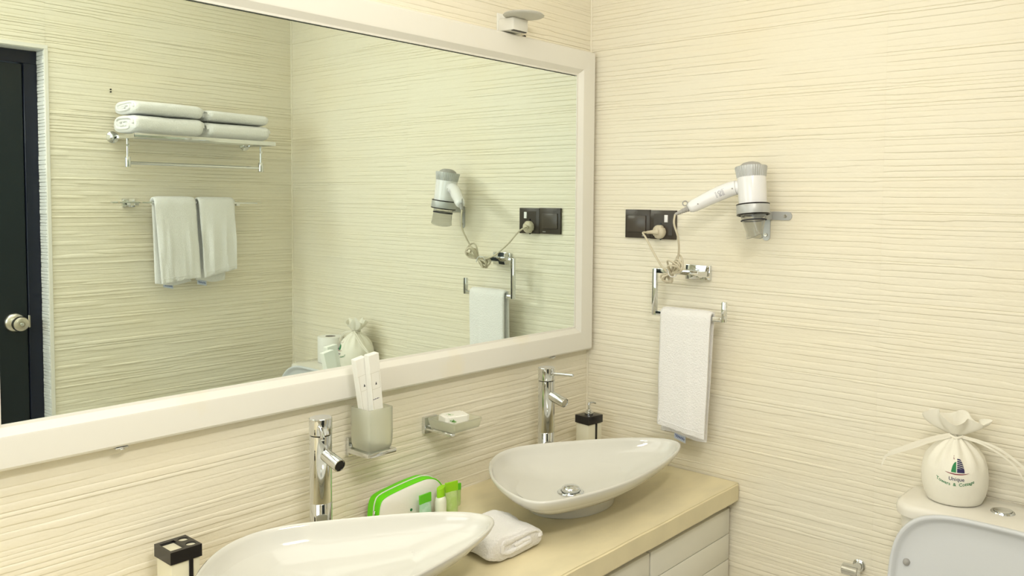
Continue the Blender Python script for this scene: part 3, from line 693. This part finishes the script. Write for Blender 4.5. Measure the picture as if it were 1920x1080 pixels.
MB().tube([lc + lu * (.0065 * math.cos(2 * PI * i / 20)) + lz * (.0065 * math.sin(2 * PI * i / 20)) for i in range(20)], .0016, 8, closed=True).build('hanging_loop', M['grey'], t)
cc = Vector((-.134, -.4035, -.314)); ca = Vector((-.0432, -.077, .072)).normalized()
c1 = catmull([e1, (-.181, -.437, -.175), (-.170, -.444, -.215), (-.150, -.433, -.262), cc + ca * .012, cc], 8)
plug_c = Vector((-.0155, -.2817, -.2053))
c2 = catmull([cc, cc - ca * .012 + Vector((0, 0, .003)), (-.110, -.355, -.302), (-.090, -.310, -.262), (-.078, -.275, -.222), (-.068, -.257, -.208), (-.052, -.262, -.2065), (-.040, -.270, -.2055)], 8)
cord = MB(); cord.tube(c1, .0029, 10, flat=1); cord.tube(c2, .0029, 10)
rnd = random.Random(21); perp1 = ca.cross(Vector((1, 0, 0))).normalized(); perp2 = ca.cross(perp1)
for k in range(6):
    ph = (k - 2.5) * .30 + rnd.uniform(-.15, .15); side_ = (perp1 * math.cos(ph) + perp2 * math.sin(ph)); la = .040 + .0032 * ((k * 5) % 6); lb = .030 + .003 * ((k * 3) % 5); w_ = .009 + .0022 * ((k * 4) % 6); o2 = (k - 2.5) * .0052
    loop = []
    for i in range(48):
        a = 2 * PI * i / 48; s_ = math.cos(a); w2 = w_ * (1 if s_ > 0 else .7)
        along = la * abs(s_) ** .9 if s_ > 0 else -lb * abs(s_) ** .9
        loop.append(cc + ca * along + side_ * (math.sin(2 * a) * (1 if s_ > 0 else -1) * w2 * 1.3 + .004 * abs(s_) * math.sin(k * 2.1)) + perp2 * (o2 * (.35 + .9 * abs(s_))))
    cord.tube(loop, .0027, 8, closed=True)
cord.build('cord', M['cord'], t, angle=60)
MB().tube([cc + perp1 * (.0125 * math.cos(2 * PI * i / 20)) + perp2 * (.0125 * math.sin(2 * PI * i / 20)) + ca * (.002 * math.sin(4 * PI * i / 20)) for i in range(20)], .0013, 6, closed=True).tube([cc + perp1 * .012, cc + perp1 * .018 - ca * .010, cc + perp1 * .013 - ca * .022], .0011, 6).build('wire_tie', M['white'], t)
pl = MB().lathe([(.018, .0), (.0205, .002), (.0205, .013), (.018, .017), (.010, .021), (.001, .022)], 36, frame_matrix(plug_c + Vector((.0045, 0, 0)), (-1, 0, 0)), rf=lambda q, j: 1 - (.13 if abs(math.sin(q)) > .985 else 0))
pl.tube(catmull([(-.030, -.286, -.2053), (-.036, -.276, -.2055), (-.041, -.268, -.2060), (-.052, -.2605, -.2070)], 4), [.009, .009, .0085, .008, .007, .0065, .006, .0058, .0055, .005, .0048, .0046, .0045], 14)
pl.build('plug', M['cord'], t)

t = thing('dryer_wall_holder', 'silver ring holder screwed to the wall, gripping the hair dryer', 'holder', (0, -.64, -.16))
rc = .0795
MB().lathe([(.0400, rc - .014), (.0435, rc - .0135), (.0440, rc - .012), (.0440, rc + .009), (.0435, rc + .0105), (.0400, rc + .011), (.0395, rc)], 48, DM, cap0=False, cap1=False).build('ring', M['silver'], t)
MB().tube([DM @ Vector((.0425 * math.cos(2 * PI * i / 48), .0425 * math.sin(2 * PI * i / 48), rc + .0118)) for i in range(48)], .0021, 8, closed=True).tube([DM @ Vector((.0425 * math.cos(2 * PI * i / 48), .0425 * math.sin(2 * PI * i / 48), rc - .0150)) for i in range(48)], .0021, 8, closed=True).build('rubber_gasket', M['black'], t)
def pill(y0, z0, y1, z1, r, x0, x1):
    d = Vector((y1 - y0, z1 - z0)); a0 = math.atan2(d.y, d.x); P = []
    for (cy, cz, s) in ((y1, z1, -PI / 2), (y0, z0, PI / 2)):
        for i in range(13): a = a0 + s + PI * i / 12; P.append((cy + r * math.cos(a), cz + r * math.sin(a)))
    return MB().loft([[(x0, a, b) for a, b in P], [(x1, a, b) for a, b in P]])
p_ = pill(-.622, -.150, -.684, -.1505, .0115, 0, -.003); p2 = pill(-.6215, -.150, -.6215, -.2075, .0115, 0, -.0032)
p_.add(p2.v, p2.f); p_.box((-.060, -.640, -.161), (-.001, -.610, -.139), .002, 2); p_.build('bracket', M['silver'], t)
for (y, z) in ((-.6775, -.1505), (-.6215, -.2035)):
    MB().lathe([(.0006, .0042), (.0018, .0046), (.0042, .0046), (.0047, .003), (.0047, 0), (.0006, 0)], 16, frame_matrix((-.0025, y, z), (-1, 0, 0))).build('screw', M['satin'], t)

# ------------------------------------------------------------------ towel ring on the right wall
t = thing('towel_ring', 'square open chrome towel ring on the right wall below the socket', 'towel ring', (0, -.42, -.32))
MB().box((-.014, -.4535, -.3400), (0, -.3735, -.2975), .0012, 2).build('wall_plate', M['chrome'], t)
xr0, xr1 = -.075, -.063
MB().box((-.064, -.4505, -.3290), (-.012, -.424, -.3130), .001, 2).build('arm', M['chrome'], t)
MB().box((xr0, -.4505, -.3230), (xr1, -.3106, -.3100), .0008, 2).build('top_bar', M['chrome'], t)
MB().box((xr0, -.3105, -.4470), (xr1, -.2975, -.3100), .0008, 2).build('side_bar', M['chrome'], t)
MB().box((xr0, -.5274, -.4470), (xr1, -.3106, -.4340), .0008, 2).build('bottom_bar', M['chrome'], t)
MB().box((xr0, -.5400, -.4470), (xr1, -.5275, -.3905), .0008, 2).build('end_tip', M['chrome'], t)

def hung_towel(name, label, c, U, N, wid, zt, zf, zb, barr, th, mt, seed, flare=(0, 0), boff=0.0, bw=1.0, fold=.003, slant=0.0, group=None, tagpos=0, fz=None):
    """towel hanging over a bar. c: bar centre point at the towel's middle, U along the bar, N toward the room; zf/zb front and back bottoms"""
    c, U, N = Vector(c), Vector(U), Vector(N); t = thing(name, label, 'towel', tuple(c), group); Z = Vector((0, 0, 1)); nu = 22
    def sect(s):   # centreline: s 0..1 from front bottom, over the bar, to back bottom
        lf, la, lb = zt - zf, PI * barr, zt - zb; tot = lf + la + lb; d = s * tot
        if d < lf: return N * barr, zf + d - barr * 0, d / lf, 0, N
        if d < lf + la: a = (d - lf) / barr; return N * (barr * math.cos(a)), zt + barr * math.sin(a), 1, 1, N * math.cos(a) + Z * math.sin(a)
        return N * -barr, zt - (d - lf - la), 1 - (d - lf - la) / lb, 2, -N
    ns = 64; outr = []; 
    def pt(s, u, sgn):
        off, z, k, reg, nn = sect(s); dn = 1 - k
        ww = wid * (1 + (flare[0] if u < 0 else flare[1]) * dn) * (bw if reg == 2 else 1)
        wv = (noise.noise(Vector((u * 2.2, seed, z * 1.5))) * .012 + noise.noise(Vector((u * 6, seed + 9, z * 5))) * fold) * min(1, dn * 1.6 + .15)
        edge = 1 - abs(u) ** 8 * .55
        bot = min(1, (dn < .97) + .75) 
        p = c + U * (u * ww / 2 + (boff if reg == 2 else 0) * dn + slant * dn + noise.noise(Vector((z * 9, seed, u))) * .003 * dn) + off + Z * (z - c.z)
        if reg == 0: p += N * (abs(wv) * 1.0)
        if reg == 2: p += N * (-max(0, wv) * .25)
        if reg == 0 and fz: p.z += fz * u * dn * dn
        if reg == 2: p.z += .006 * math.sin(u * 2.5 + seed) * dn
        return p + nn * (sgn * th / 2 * edge * bot)
    us = [-1 + 2 * i / nu for i in range(nu + 1)]; us = [math.copysign(abs(u) ** .85, u) for u in us]; rings = []
    for j in range(ns + 1):
        s = j / ns; rings.append([tuple(pt(s, u, 1)) for u in us] + [tuple(pt(s, u, -1)) for u in reversed(us)])
    MB().loft(rings).build('cloth', mt, t, angle=80)
    q = MB()
    for sgn, hz_ in ((1, .014),):
        hl = [pt(hz_ / ((zt - zf) * 2.0) + .0 * i, us[i], 1) + N * .0005 for i in range(1, nu)]
        q.tube(hl, .0011, 6)
    q.build('hem', mt, t)
    # care tag hanging from the back layer
    tp = c + U * (tagpos + boff + slant) - N * barr; z1 = zb + .006
    m = frame_matrix((tp.x, tp.y, z1), (0, 0, -1), tuple(U))
    cx = Vector((0, 0, 0))
    w2 = .019
    tb = MB().add([tuple(tp + U * a + N * b + Z * (z1 - c.z - d - a * .25)) for a in (-w2, w2) for b in (-.0008, .0008) for d in (0, .022)], [(0, 1, 3, 2), (4, 6, 7, 5), (0, 4, 5, 1), (2, 3, 7, 6), (0, 2, 6, 4), (1, 5, 7, 3)])
    tg = tb.build('care_tag', M['tagcloth'], t, smooth=False); tg['label'] = 'small blue and white woven care tag'
    ln = []
    for i in range(40):
        k = i / 39; a = -w2 * .8 + 1.6 * w2 * k; ln.append(tp + U * a + N * .0012 + Z * (z1 - c.z - .012 + .0042 * math.sin(k * 38) * (1 if i % 7 else .3) - a * .25))
    MB().tube(ln, .0006, 4).build('tag_stitching', M['tagink'], tg)
    return t
hung_towel('hand_towel', 'white hand towel draped over the chrome towel ring on the right wall', (-.069, -.4165, -.4405), (0, -1, 0), (-1, 0, 0), .165, -.436, -.772, -.792, .0125, .011, M['terry'], 3, flare=(-.02, -.06), boff=-.006, bw=.96, slant=-.006, tagpos=-.014, fz=-.010)

# ------------------------------------------------------------------ opposite wall: towel bar, shelf
yb = W3 + .07
t = thing('towel_bar', 'slim chrome towel bar on the opposite wall, seen in the mirror', 'towel bar', (-.5, W3, -.14))
MB().box((-.792, yb - .010, -.143), (-.215, yb + .010, -.136), .001, 2).build('bar', M['chrome'], t)
for x in (-.705, -.30):
    MB().box((x - .022, W3, -.158), (x + .022, W3 + .012, -.126), .001, 2).box((x - .008, W3 + .01, -.151), (x + .008, yb + .008, -.1425), .001, 1).build('wall_mount', M['chrome'], t)
for x in (-.770, -.690):
    MB().lathe([(.0005, 0), (.004, 0), (.004, .002), (.0005, .003)], 12, frame_matrix((x, yb + .010, -.1395), (0, 1, 0))).build('set_screw', M['satin'], t)
hung_towel('bath_towel', 'white towel hung on the bar of the opposite wall, nearer the door', (-.5655, yb, -.139), (1, 0, 0), (0, 1, 0), .158, -.141, -.443, -.458, .0195, .014, M['terry_g'], 11, flare=(-.14, .10), boff=-.012, bw=.90, fold=.008, slant=.010, group='towels on the opposite wall bar', tagpos=-.012, fz=.008)
hung_towel('bath_towel', 'white towel hung on the bar of the opposite wall, nearer the toilet wall', (-.3985, yb, -.139), (1, 0, 0), (0, 1, 0), .148, -.141, -.424, -.455, .0195, .014, M['terry_g'], 29, flare=(-.16, .0), boff=-.022, bw=.90, fold=.008, slant=.006, group='towels on the opposite wall bar', tagpos=-.030, fz=.014)

t = thing('towel_shelf', 'chrome towel shelf with a lower rail, on the opposite wall seen in the mirror', 'shelf', (-.5, W3, .10))
zs = .104
for x in (-.757, -.228):
    MB().lathe([(.001, 0), (.022, 0), (.022, .006), (.015, .010), (.0115, .012), (.0115, .030), (.001, .030)], 32, frame_matrix((x, W3, zs), (0, 1, 0))).build('rosette', M['chrome'], t)
    MB().box((x - .007, W3 + .025, zs - .010), (x + .007, W3 + .226, zs + .006), .0015, 2).build('side_arm', M['chrome'], t)
    MB().tube([(x, W3 + .13, zs - .008), (x, W3 + .13, .028)], .0042, 12).build('drop_rod', M['chrome'], t)
    MB().lathe([(.001, 0), (.0095, 0), (.0100, .002), (.0100, .036), (.0095, .038), (.001, .038)], 20, Matrix.Translation((x, W3 + .13, -.010))).build('rod_socket', M['chrome'], t)
for y in (.05, .085, .12, .155, .19):
    MB().tube([(-.757, W3 + y, zs), (-.228, W3 + y, zs)], .0038, 10).build('shelf_rod', M['chrome'], t)
MB().box((-.775, W3 + .219, zs - .009), (-.218, W3 + .229, zs + .007), .0015, 2).build('front_rail', M['chrome'], t)
MB().tube([(-.752, W3 + .13, .006), (-.233, W3 + .13, .006)], .0058, 12).build('lower_rail', M['chrome'], t)
for x in (-.757, -.228):
    MB().lathe([(.001, 0), (.005, 0), (.005, .003), (.001, .004)], 12, frame_matrix((x, W3 + .134, .070), (0, 1, 0))).build('clamp_screw', M['chrome'], t)
zt0 = zs + .006
G = 'folded bath towels on the shelf of the opposite wall'
folded_towel('folded_towel', 'folded white bath towel on the shelf, lower one nearer the door', 'towel', (-.768, W3 + .130, zt0 + .0045), (1, 0, 0), (0, 1, 0), .254, .185, .0640, M['terry_g'], 2.4, 1, G)
folded_towel('folded_towel', 'folded white bath towel on the shelf, lower one nearer the toilet wall', 'towel', (-.491, W3 + .130, zt0 + .0045), (1, 0, 0), (0, 1, 0), .252, .185, .0580, M['terry_g'], 2.4, 2, G)
folded_towel('folded_towel', 'folded white bath towel on the shelf, upper one nearer the door', 'towel', (-.764, W3 + .128, zt0 + .0725), (1, 0, 0), (0, 1, 0), .252, .178, .0490, M['terry_g'], 2.2, 3, G, sag=.002)
folded_towel('folded_towel', 'folded white bath towel on the shelf, upper one nearer the toilet wall', 'towel', (-.489, W3 + .128, zt0 + .0675), (1, 0, -.012), (0, 1, 0), .248, .178, .0430, M['terry_g'], 2.2, 4, G, sag=.0)
for i, z in enumerate((.2815, .2725)):
    o = MB().lathe([(.0003, -.001), (.0026, -.001), (.0026, .0052), (.0003, .0052)], 12, frame_matrix((-.7598, W3, z), (0, 1, 0))).build('wall_plug', M['black'])
    tag(o, ['upper of two tiny dark screw plugs in the opposite wall above the shelf', 'lower of two tiny dark screw plugs in the opposite wall above the shelf'][i], 'screw plug', 'screw plugs in the opposite wall')

# ------------------------------------------------------------------ toilet
YT = -1.257; ZT = -.797
t = thing('toilet', 'white close-coupled toilet with raised lid against the right wall', 'toilet', (-.35, YT, FLOOR))
def rrect(cx, cy, hx, hy, r, z, n=8, e=None):
    out = []
    for k, (sx, sy) in enumerate(((1, 1), (-1, 1), (-1, -1), (1, -1))):
        for i in range(n + 1):
            a = PI / 2 * k + PI / 2 * i / n; out.append((cx + sx * (hx - r) + r * math.cos(a), cy + sy * (hy - r) + r * math.sin(a), z))
    return out
cxm = -.098
MB().loft([rrect(cxm, YT, .078, .175, .04, -1.19), rrect(cxm, YT, .084, .190, .045, -1.12), rrect(cxm, YT, .088, .203, .045, -.86), rrect(cxm, YT, .088, .205, .045, ZT - .030)]).build('cistern', M['ceramic_w'], t)
MB().loft([rrect(cxm, YT, .088, .207, .045, ZT - .030), rrect(cxm, YT, .094, .214, .05, ZT - .028), rrect(cxm, YT, .095, .216, .05, ZT - .014), rrect(cxm, YT, .092, .213, .05, ZT - .004), rrect(cxm, YT, .084, .205, .045, ZT), rrect(cxm, YT, .02, .14, .015, ZT + .001)]).build('cistern_lid', M['ceramic_w'], t, angle=50)
bt = Matrix.Translation((-.100, YT, ZT))
MB().lathe([(.001, 0), (.024, 0), (.025, .002), (.0235, .0045), (.020, .0045), (.0195, .003)], 40, bt).build('button_ring', M['chrome'], t)
MB().lathe([(.001, .003), (.0190, .003), (.0190, .0052), (.017, .0066), (.001, .0070)], 36, bt).build('flush_button', M['chrome'], t)
def oval(cx, hx, hy, z, n=40, back=.22):
    r = []
    for i in range(n):
        a = 2 * PI * i / n; c_, s_ = math.cos(a), math.sin(a); e = 2 / 2.6
        r.append((cx + hx * math.copysign(abs(c_) ** e, c_), YT + hy * math.copysign(abs(s_) ** e, s_), z))
    return r
MB().loft([oval(-.33, .22, .12, FLOOR), oval(-.33, .22, .12, FLOOR + .06), oval(-.34, .22, .115, FLOOR + .18), oval(-.39, .26, .155, FLOOR + .30), oval(-.415, .275, .180, FLOOR + .375), oval(-.415, .275, .182, FLOOR + .395), oval(-.43, .215, .135, FLOOR + .395), oval(-.43, .19, .12, FLOOR + .33), oval(-.40, .10, .06, FLOOR + .20)]).build('bowl', M['ceramic_w'], t, angle=60)
zse = FLOOR + .398
MB().loft([oval(-.435, .245, .186, zse), oval(-.435, .25, .190, zse + .006), oval(-.435, .246, .186, zse + .018), oval(-.435, .20, .14, zse + .020), oval(-.435, .185, .125, zse + .012), oval(-.435, .185, .125, zse)], cap0=False, cap1=False).build('seat', M['lidplastic'], t, angle=60)
# raised lid : local a = across (y), b = up along lid
hb = Vector((-.272, YT, FLOOR + .415)); tpv = Vector((-.218, YT, -.786)); lu_ = (tpv - hb); LL = lu_.length; lu_.normalize(); ln_ = Vector((0, -1, 0)).cross(lu_).normalized()
if ln_.x > 0: ln_ = -ln_
def lid_ring(s, d, inset=0):
    r = []; n = 64; hy = .2 - inset; hz_ = LL / 2 - inset
    for i in range(n):
        a = 2 * PI * i / n; c_, s_ = math.cos(a), math.sin(a); ex = 2 / 3.7 if s_ > 0 else 2 / 5.0
        y = hy * math.copysign(abs(c_) ** ex, c_); z = hz_ * math.copysign(abs(s_) ** ex, s_)
        y *= 1 - .05 * max(0, s_) ** 2
        r.append(tuple(hb + lu_ * (LL / 2 + z) + Vector((0, y, 0)) + ln_ * d))
    return r
MB().loft([lid_ring(1, -.012, .03), lid_ring(1, -.010, .012), lid_ring(1, -.003, .002), lid_ring(1, .004, 0), lid_ring(1, .010, .0015), lid_ring(1, .0115, .005), lid_ring(1, .010, .009), lid_ring(1, .002, .0135), lid_ring(1, -.002, .020), lid_ring(1, -.003, .05)]).build('seat_lid', M['lidplastic'], t, angle=60)
for yy in (1, -1):
    p = hb + lu_ * (LL - .125) + Vector((0, yy * .163, 0)) + ln_ * -.003
    MB().lathe([(.001, 0), (.008, 0), (.0075, .004), (.0055, .008), (.003, .0095), (.001, .010)], 20, frame_matrix(p, ln_)).build('rubber_bumper', M['grey'], t)
    MB().tube([hb + Vector((.012, yy * .07, -.005)), hb + Vector((-.010, yy * .07, -.005))], .011, 14).build('hinge', M['chrome'], t)

# ------------------------------------------------------------------ toilet roll
rl = thing('toilet_roll', 'upright spare toilet roll on the cistern, seen only in the mirror', 'toilet roll', (-.062, -1.352, ZT))
MB().lathe([(.0215, .002), (.050, .002), (.0515, .004), (.0515, .106), (.050, .108), (.0215, .108), (.0205, .106), (.0205, .004)], 48, Matrix.Translation((-.062, -1.352, ZT)), cap0=False, cap1=False).build('paper', M['paper'], rl)
MB().lathe([(.0205, .002), (.0205, .1085), (.0195, .1085), (.0195, .002)], 32, Matrix.Translation((-.062, -1.352, ZT)), cap0=False, cap1=False).build('core', M['cardboard'], rl)

# ------------------------------------------------------------------ drawstring bag
bx, by, bz = -.082, -1.150, ZT + .0015
t = thing('drawstring_bag', 'ivory drawstring bag printed with a sail emblem, on the toilet cistern', 'bag', (bx, by, bz))
BP = [(.050, 0), (.058, .002), (.0655, .018), (.0705, .040), (.0715, .062), (.069, .082), (.060, .104), (.046, .122), (.030, .136), (.016, .146), (.0125, .149), (.016, .153)]
def brad(z):
    for (r0, z0), (r1, z1) in zip(BP, BP[1:]):
        if z0 <= z <= z1: return r0 + (r1 - r0) * (z - z0) / (z1 - z0)
    return BP[-1][0]
def bag_off(tt, z): 
    k = min(1, max(0, (z - .08) / .05)); return 1 + k * .10 * math.sin(tt * 11 + 1) * (1 if z < .146 else 1.5) + .012 * math.sin(tt * 3 + z * 30)
bt_ = Matrix.Translation((bx, by, bz))
dense = []
for (r0, z0), (r1, z1) in zip(BP, BP[1:]):
    for k in range(3): dense.append((r0 + (r1 - r0) * k / 3, z0 + (z1 - z0) * k / 3))
dense.append(BP[-1]); n = 88; rings = []
for r, z in dense: rings.append([(bx + r * bag_off(2 * PI * i / n, z) * math.cos(2 * PI * i / n), by + r * bag_off(2 * PI * i / n, z) * math.sin(2 * PI * i / n), bz + z) for i in range(n)])
MB().loft(rings, cap1=False).build('body', M['bag'], t, angle=80)
va = math.atan2(-.25, -.968)   # azimuth toward the camera
va = math.atan2(-1.6705 - by, -2.1224 - bx)
wd = Vector((math.cos(va + PI / 2), math.sin(va + PI / 2), 0)); dp_ = Vector((math.cos(va), math.sin(va), 0))   # wd points to image left? resolved below
if wd.dot(Vector((.629, -.777, 0))) < 0: wd = -wd                                                       # wd = image right
rings = []
for k in range(13):
    s = k / 12; r = []
    for i in range(n):
        a = 2 * PI * i / n; x, y = math.cos(a), math.sin(a)
        ww = .013 + .050 * math.sin(PI / 2 * min(1, s * 1.15)) ** .9; dd = .012 + .022 * s ** .8
        pl_ = 1 + .13 * s * math.sin(a * 9 + 1.3) + .10 * s * math.sin(a * 5)
        z = .152 + .045 * s * (.86 + .24 * abs(x) ** 1.2 + .12 * math.sin(a * 3 + .6)) + .008 * s * math.sin(a * 5 + 2.2) - .026 * s * s * max(0, x - .35) - .010 * s * max(0, -x - .7)
        p = Vector((bx, by, bz + z)) + wd * (x * ww * pl_ * (1 if x < 0 else 1.02) ) + dp_ * (y * dd * pl_)
        r.append(tuple(p))
    rings.append(r)
inner = [[tuple(Vector(p) * .97 + Vector((bx, by, p[2])) * .03) for p in r] for r in rings[::-1]]
MB().loft(rings + inner, cap0=False, cap1=False).build('gathered_top', M['bag'], t, angle=80)
nk = Vector((bx, by, bz + .149))
MB().tube([nk + wd * (.0165 * math.cos(2 * PI * i / 28)) + dp_ * (.0165 * math.sin(2 * PI * i / 28)) + Vector((0, 0, .002 * math.sin(6 * PI * i / 28))) for i in range(28)], .003, 8, closed=True).build('drawstring', M['ribbon'], t)
def ribbon(pts, w, name='ribbon'):
    P = catmull(pts, 6); q = MB(); vs = []; fs = []; th = .0006
    for i, p in enumerate(P):
        tg = (P[min(i + 1, len(P) - 1)] - P[max(i - 1, 0)]).normalized(); sdv = tg.cross(dp_).normalized(); ww = w * (1 - .85 * max(0, i / (len(P) - 1) - .85) / .15)
        for a, b in ((-1, -1), (1, -1), (1, 1), (-1, 1)): vs.append(tuple(p + sdv * (a * ww / 2) + dp_ * (b * th)))
    for i in range(len(P) - 1):
        for k in range(4): fs.append((i * 4 + k, i * 4 + (k + 1) % 4, (i + 1) * 4 + (k + 1) % 4, (i + 1) * 4 + k))
    fs += [(0, 1, 2, 3), tuple((len(P) - 1) * 4 + k for k in range(4))]
    return q.add(vs, fs).build(name, M['ribbon'], t)
Rp = lambda r, u, d=.0: nk + wd * r + Vector((0, 0, u)) + dp_ * d
ribbon([Rp(-.012, .002, .012), Rp(-.045, -.008, .016), Rp(-.085, -.026, .018), Rp(-.128, -.050, .014), Rp(-.147, -.060, .010)], .011)
ribbon([Rp(-.012, -.001, .013), Rp(-.05, -.014, .020), Rp(-.09, -.034, .021), Rp(-.130, -.054, .016), Rp(-.151, -.067, .010), Rp(-.160, -.094, .008)], .0055)
ribbon([Rp(.012, .002, .012), Rp(.048, -.003, .016), Rp(.085, -.014, .018), Rp(.125, -.040, .016), Rp(.155, -.068, .012)], .0055)
ribbon([Rp(.012, .0, .013), Rp(.052, -.008, .018), Rp(.090, -.026, .020), Rp(.122, -.052, .016), Rp(.142, -.085, .012)], .004)
# prints mapped on the bag
def on_bag(u, v, e=.0005):
    """u metres right, v metres up from bag base"""
    r = brad(v); sg = -1 if Vector((-math.sin(va), math.cos(va), 0)).dot(wd) < 0 else 1
    a = va + sg * u / .0705; rr = r * bag_off(a % (2 * PI), v) + e
    return (bx + rr * math.cos(a), by + rr * math.sin(a), bz + v)
def flat_text(s, size, bold=0):
    cu = bpy.data.curves.new('txt', 'FONT'); cu.body = s; cu.size = size; cu.align_x = 'CENTER'; cu.resolution_u = 2; cu.offset = bold
    o = bpy.data.objects.new('txt', cu); S.collection.objects.link(o); dg = bpy.context.evaluated_depsgraph_get()
    me = bpy.data.meshes.new_from_object(o.evaluated_get(dg)); vs = [tuple(v.co) for v in me.vertices]; fs = [tuple(p.vertices) for p in me.polygons]
    bpy.data.objects.remove(o); bpy.data.meshes.remove(me); return vs, fs
def bag_text(s, size, v0, m, name, arc=0, u0=0, bold=.00012):
    vs, fs = flat_text(s, size, bold)
    MB().add([on_bag(u0 + x * .95, v0 + y + arc * x * x) for x, y, z in vs], fs).build(name, m, t, smooth=False, fix=False)
uo = .0035
bag_text('Unique', .0118, .0640, M['p_navy'], 'lettering_upper', 0, uo)
bag_text('Towers  &  Cottage', .0105, .0518, M['p_green'], 'lettering_lower', 5.2, uo - .003)
def bag_band(lo, hi, u0, u1, q, n=9):
    """band between two height curves, subdivided to follow the bulge"""
    for i in range(n):
        ua, ub = u0 + (u1 - u0) * i / n, u0 + (u1 - u0) * (i + 1) / n
        q.add([on_bag(ua + uo, lo(ua), .0007), on_bag(ub + uo, lo(ub), .0007), on_bag(ub + uo, max(lo(ub), hi(ub)), .0007), on_bag(ua + uo, max(lo(ua), hi(ua)), .0007)], [(0, 1, 2, 3)])
q = MB(); roof = lambda u: .0825 + .030 * max(0, 1 - (u / .0172) ** 2.6) ** .55
bag_band(lambda u: .0825, lambda u: min(roof(u), .0915 - 9 * u * u), .0008, .0168, q)
for k in range(5):
    v = .0926 + k * .0040; bag_band(lambda u: min(roof(u), v - 14 * u * u), lambda u: min(roof(u), v + .0026 - 14 * u * u), .0008, .0168, q)
q.build('emblem_sail', M['p_navy'], t, smooth=False, fix=False)
q = MB(); bag_band(lambda u: .0825, lambda u: .0825 + .0225 * max(0, 1 - (abs(u) / .0118) ** 2.2) ** .6, -.0116, -.0012, q)
q.build('emblem_leaf', M['p_green'], t, smooth=False, fix=False)
q = MB(); 
for i in range(16):
    u = -.024 + .048 * i / 15; u2 = -.024 + .048 * (i + 1) / 15; f = lambda x: .0785 + 5.5 * x * x; w1 = .0010 * (1 - (u / .026) ** 2) + .0002; w2_ = .0010 * (1 - (u2 / .026) ** 2) + .0002
    q.add([on_bag(u + uo, f(u) - w1), on_bag(u2 + uo, f(u2) - w2_), on_bag(u2 + uo, f(u2) + w2_), on_bag(u + uo, f(u) + w1)], [(0, 1, 2, 3)])
q.build('emblem_hull', M['p_red'], t, smooth=False, fix=False); q = MB()
for (a, b, c_, d_) in ((-.008, .108, -.0074, .114), (-.0095, .110, -.0055, .1107), (-.0083, .1145, -.0068, .116), (-.006, .1085, -.0054, .1115)):
    q.add([on_bag(u + uo, v) for u, v in ((a, b), (c_, b), (c_, d_), (a, d_))], [(0, 1, 2, 3)])
q.build('emblem_figure', M['p_red'], t, smooth=False, fix=False)

# ------------------------------------------------------------------ chrome fitting by the toilet
t = thing('paper_holder', 'chrome paper holder arm on the right wall beside the toilet, at the bottom edge', 'paper holder', (0, -.90, -1.045))
MB().lathe([(.001, 0), (.016, 0), (.016, .004), (.014, .006), (.0105, .007), (.0105, .046), (.001, .046)], 36, frame_matrix((0, -.905, -1.050), (-1, 0, 0))).build('wall_mount', M['chrome'], t)
MB().lathe([(.001, 0), (.0130, 0), (.0145, .0015), (.0145, .040), (.0130, .0415), (.001, .0415)], 36, frame_matrix((-.050, -.8800, -1.047), (0, -1, 0))).build('knuckle', M['chrome'], t)
MB().tube(catmull([(-.050, -.905, -1.055), (-.052, -.905, -1.085), (-.055, -.900, -1.115), (-.055, -.870, -1.125), (-.055, -.790, -1.125)], 5), .006, 14).build('paper_bar', M['chrome'], t)
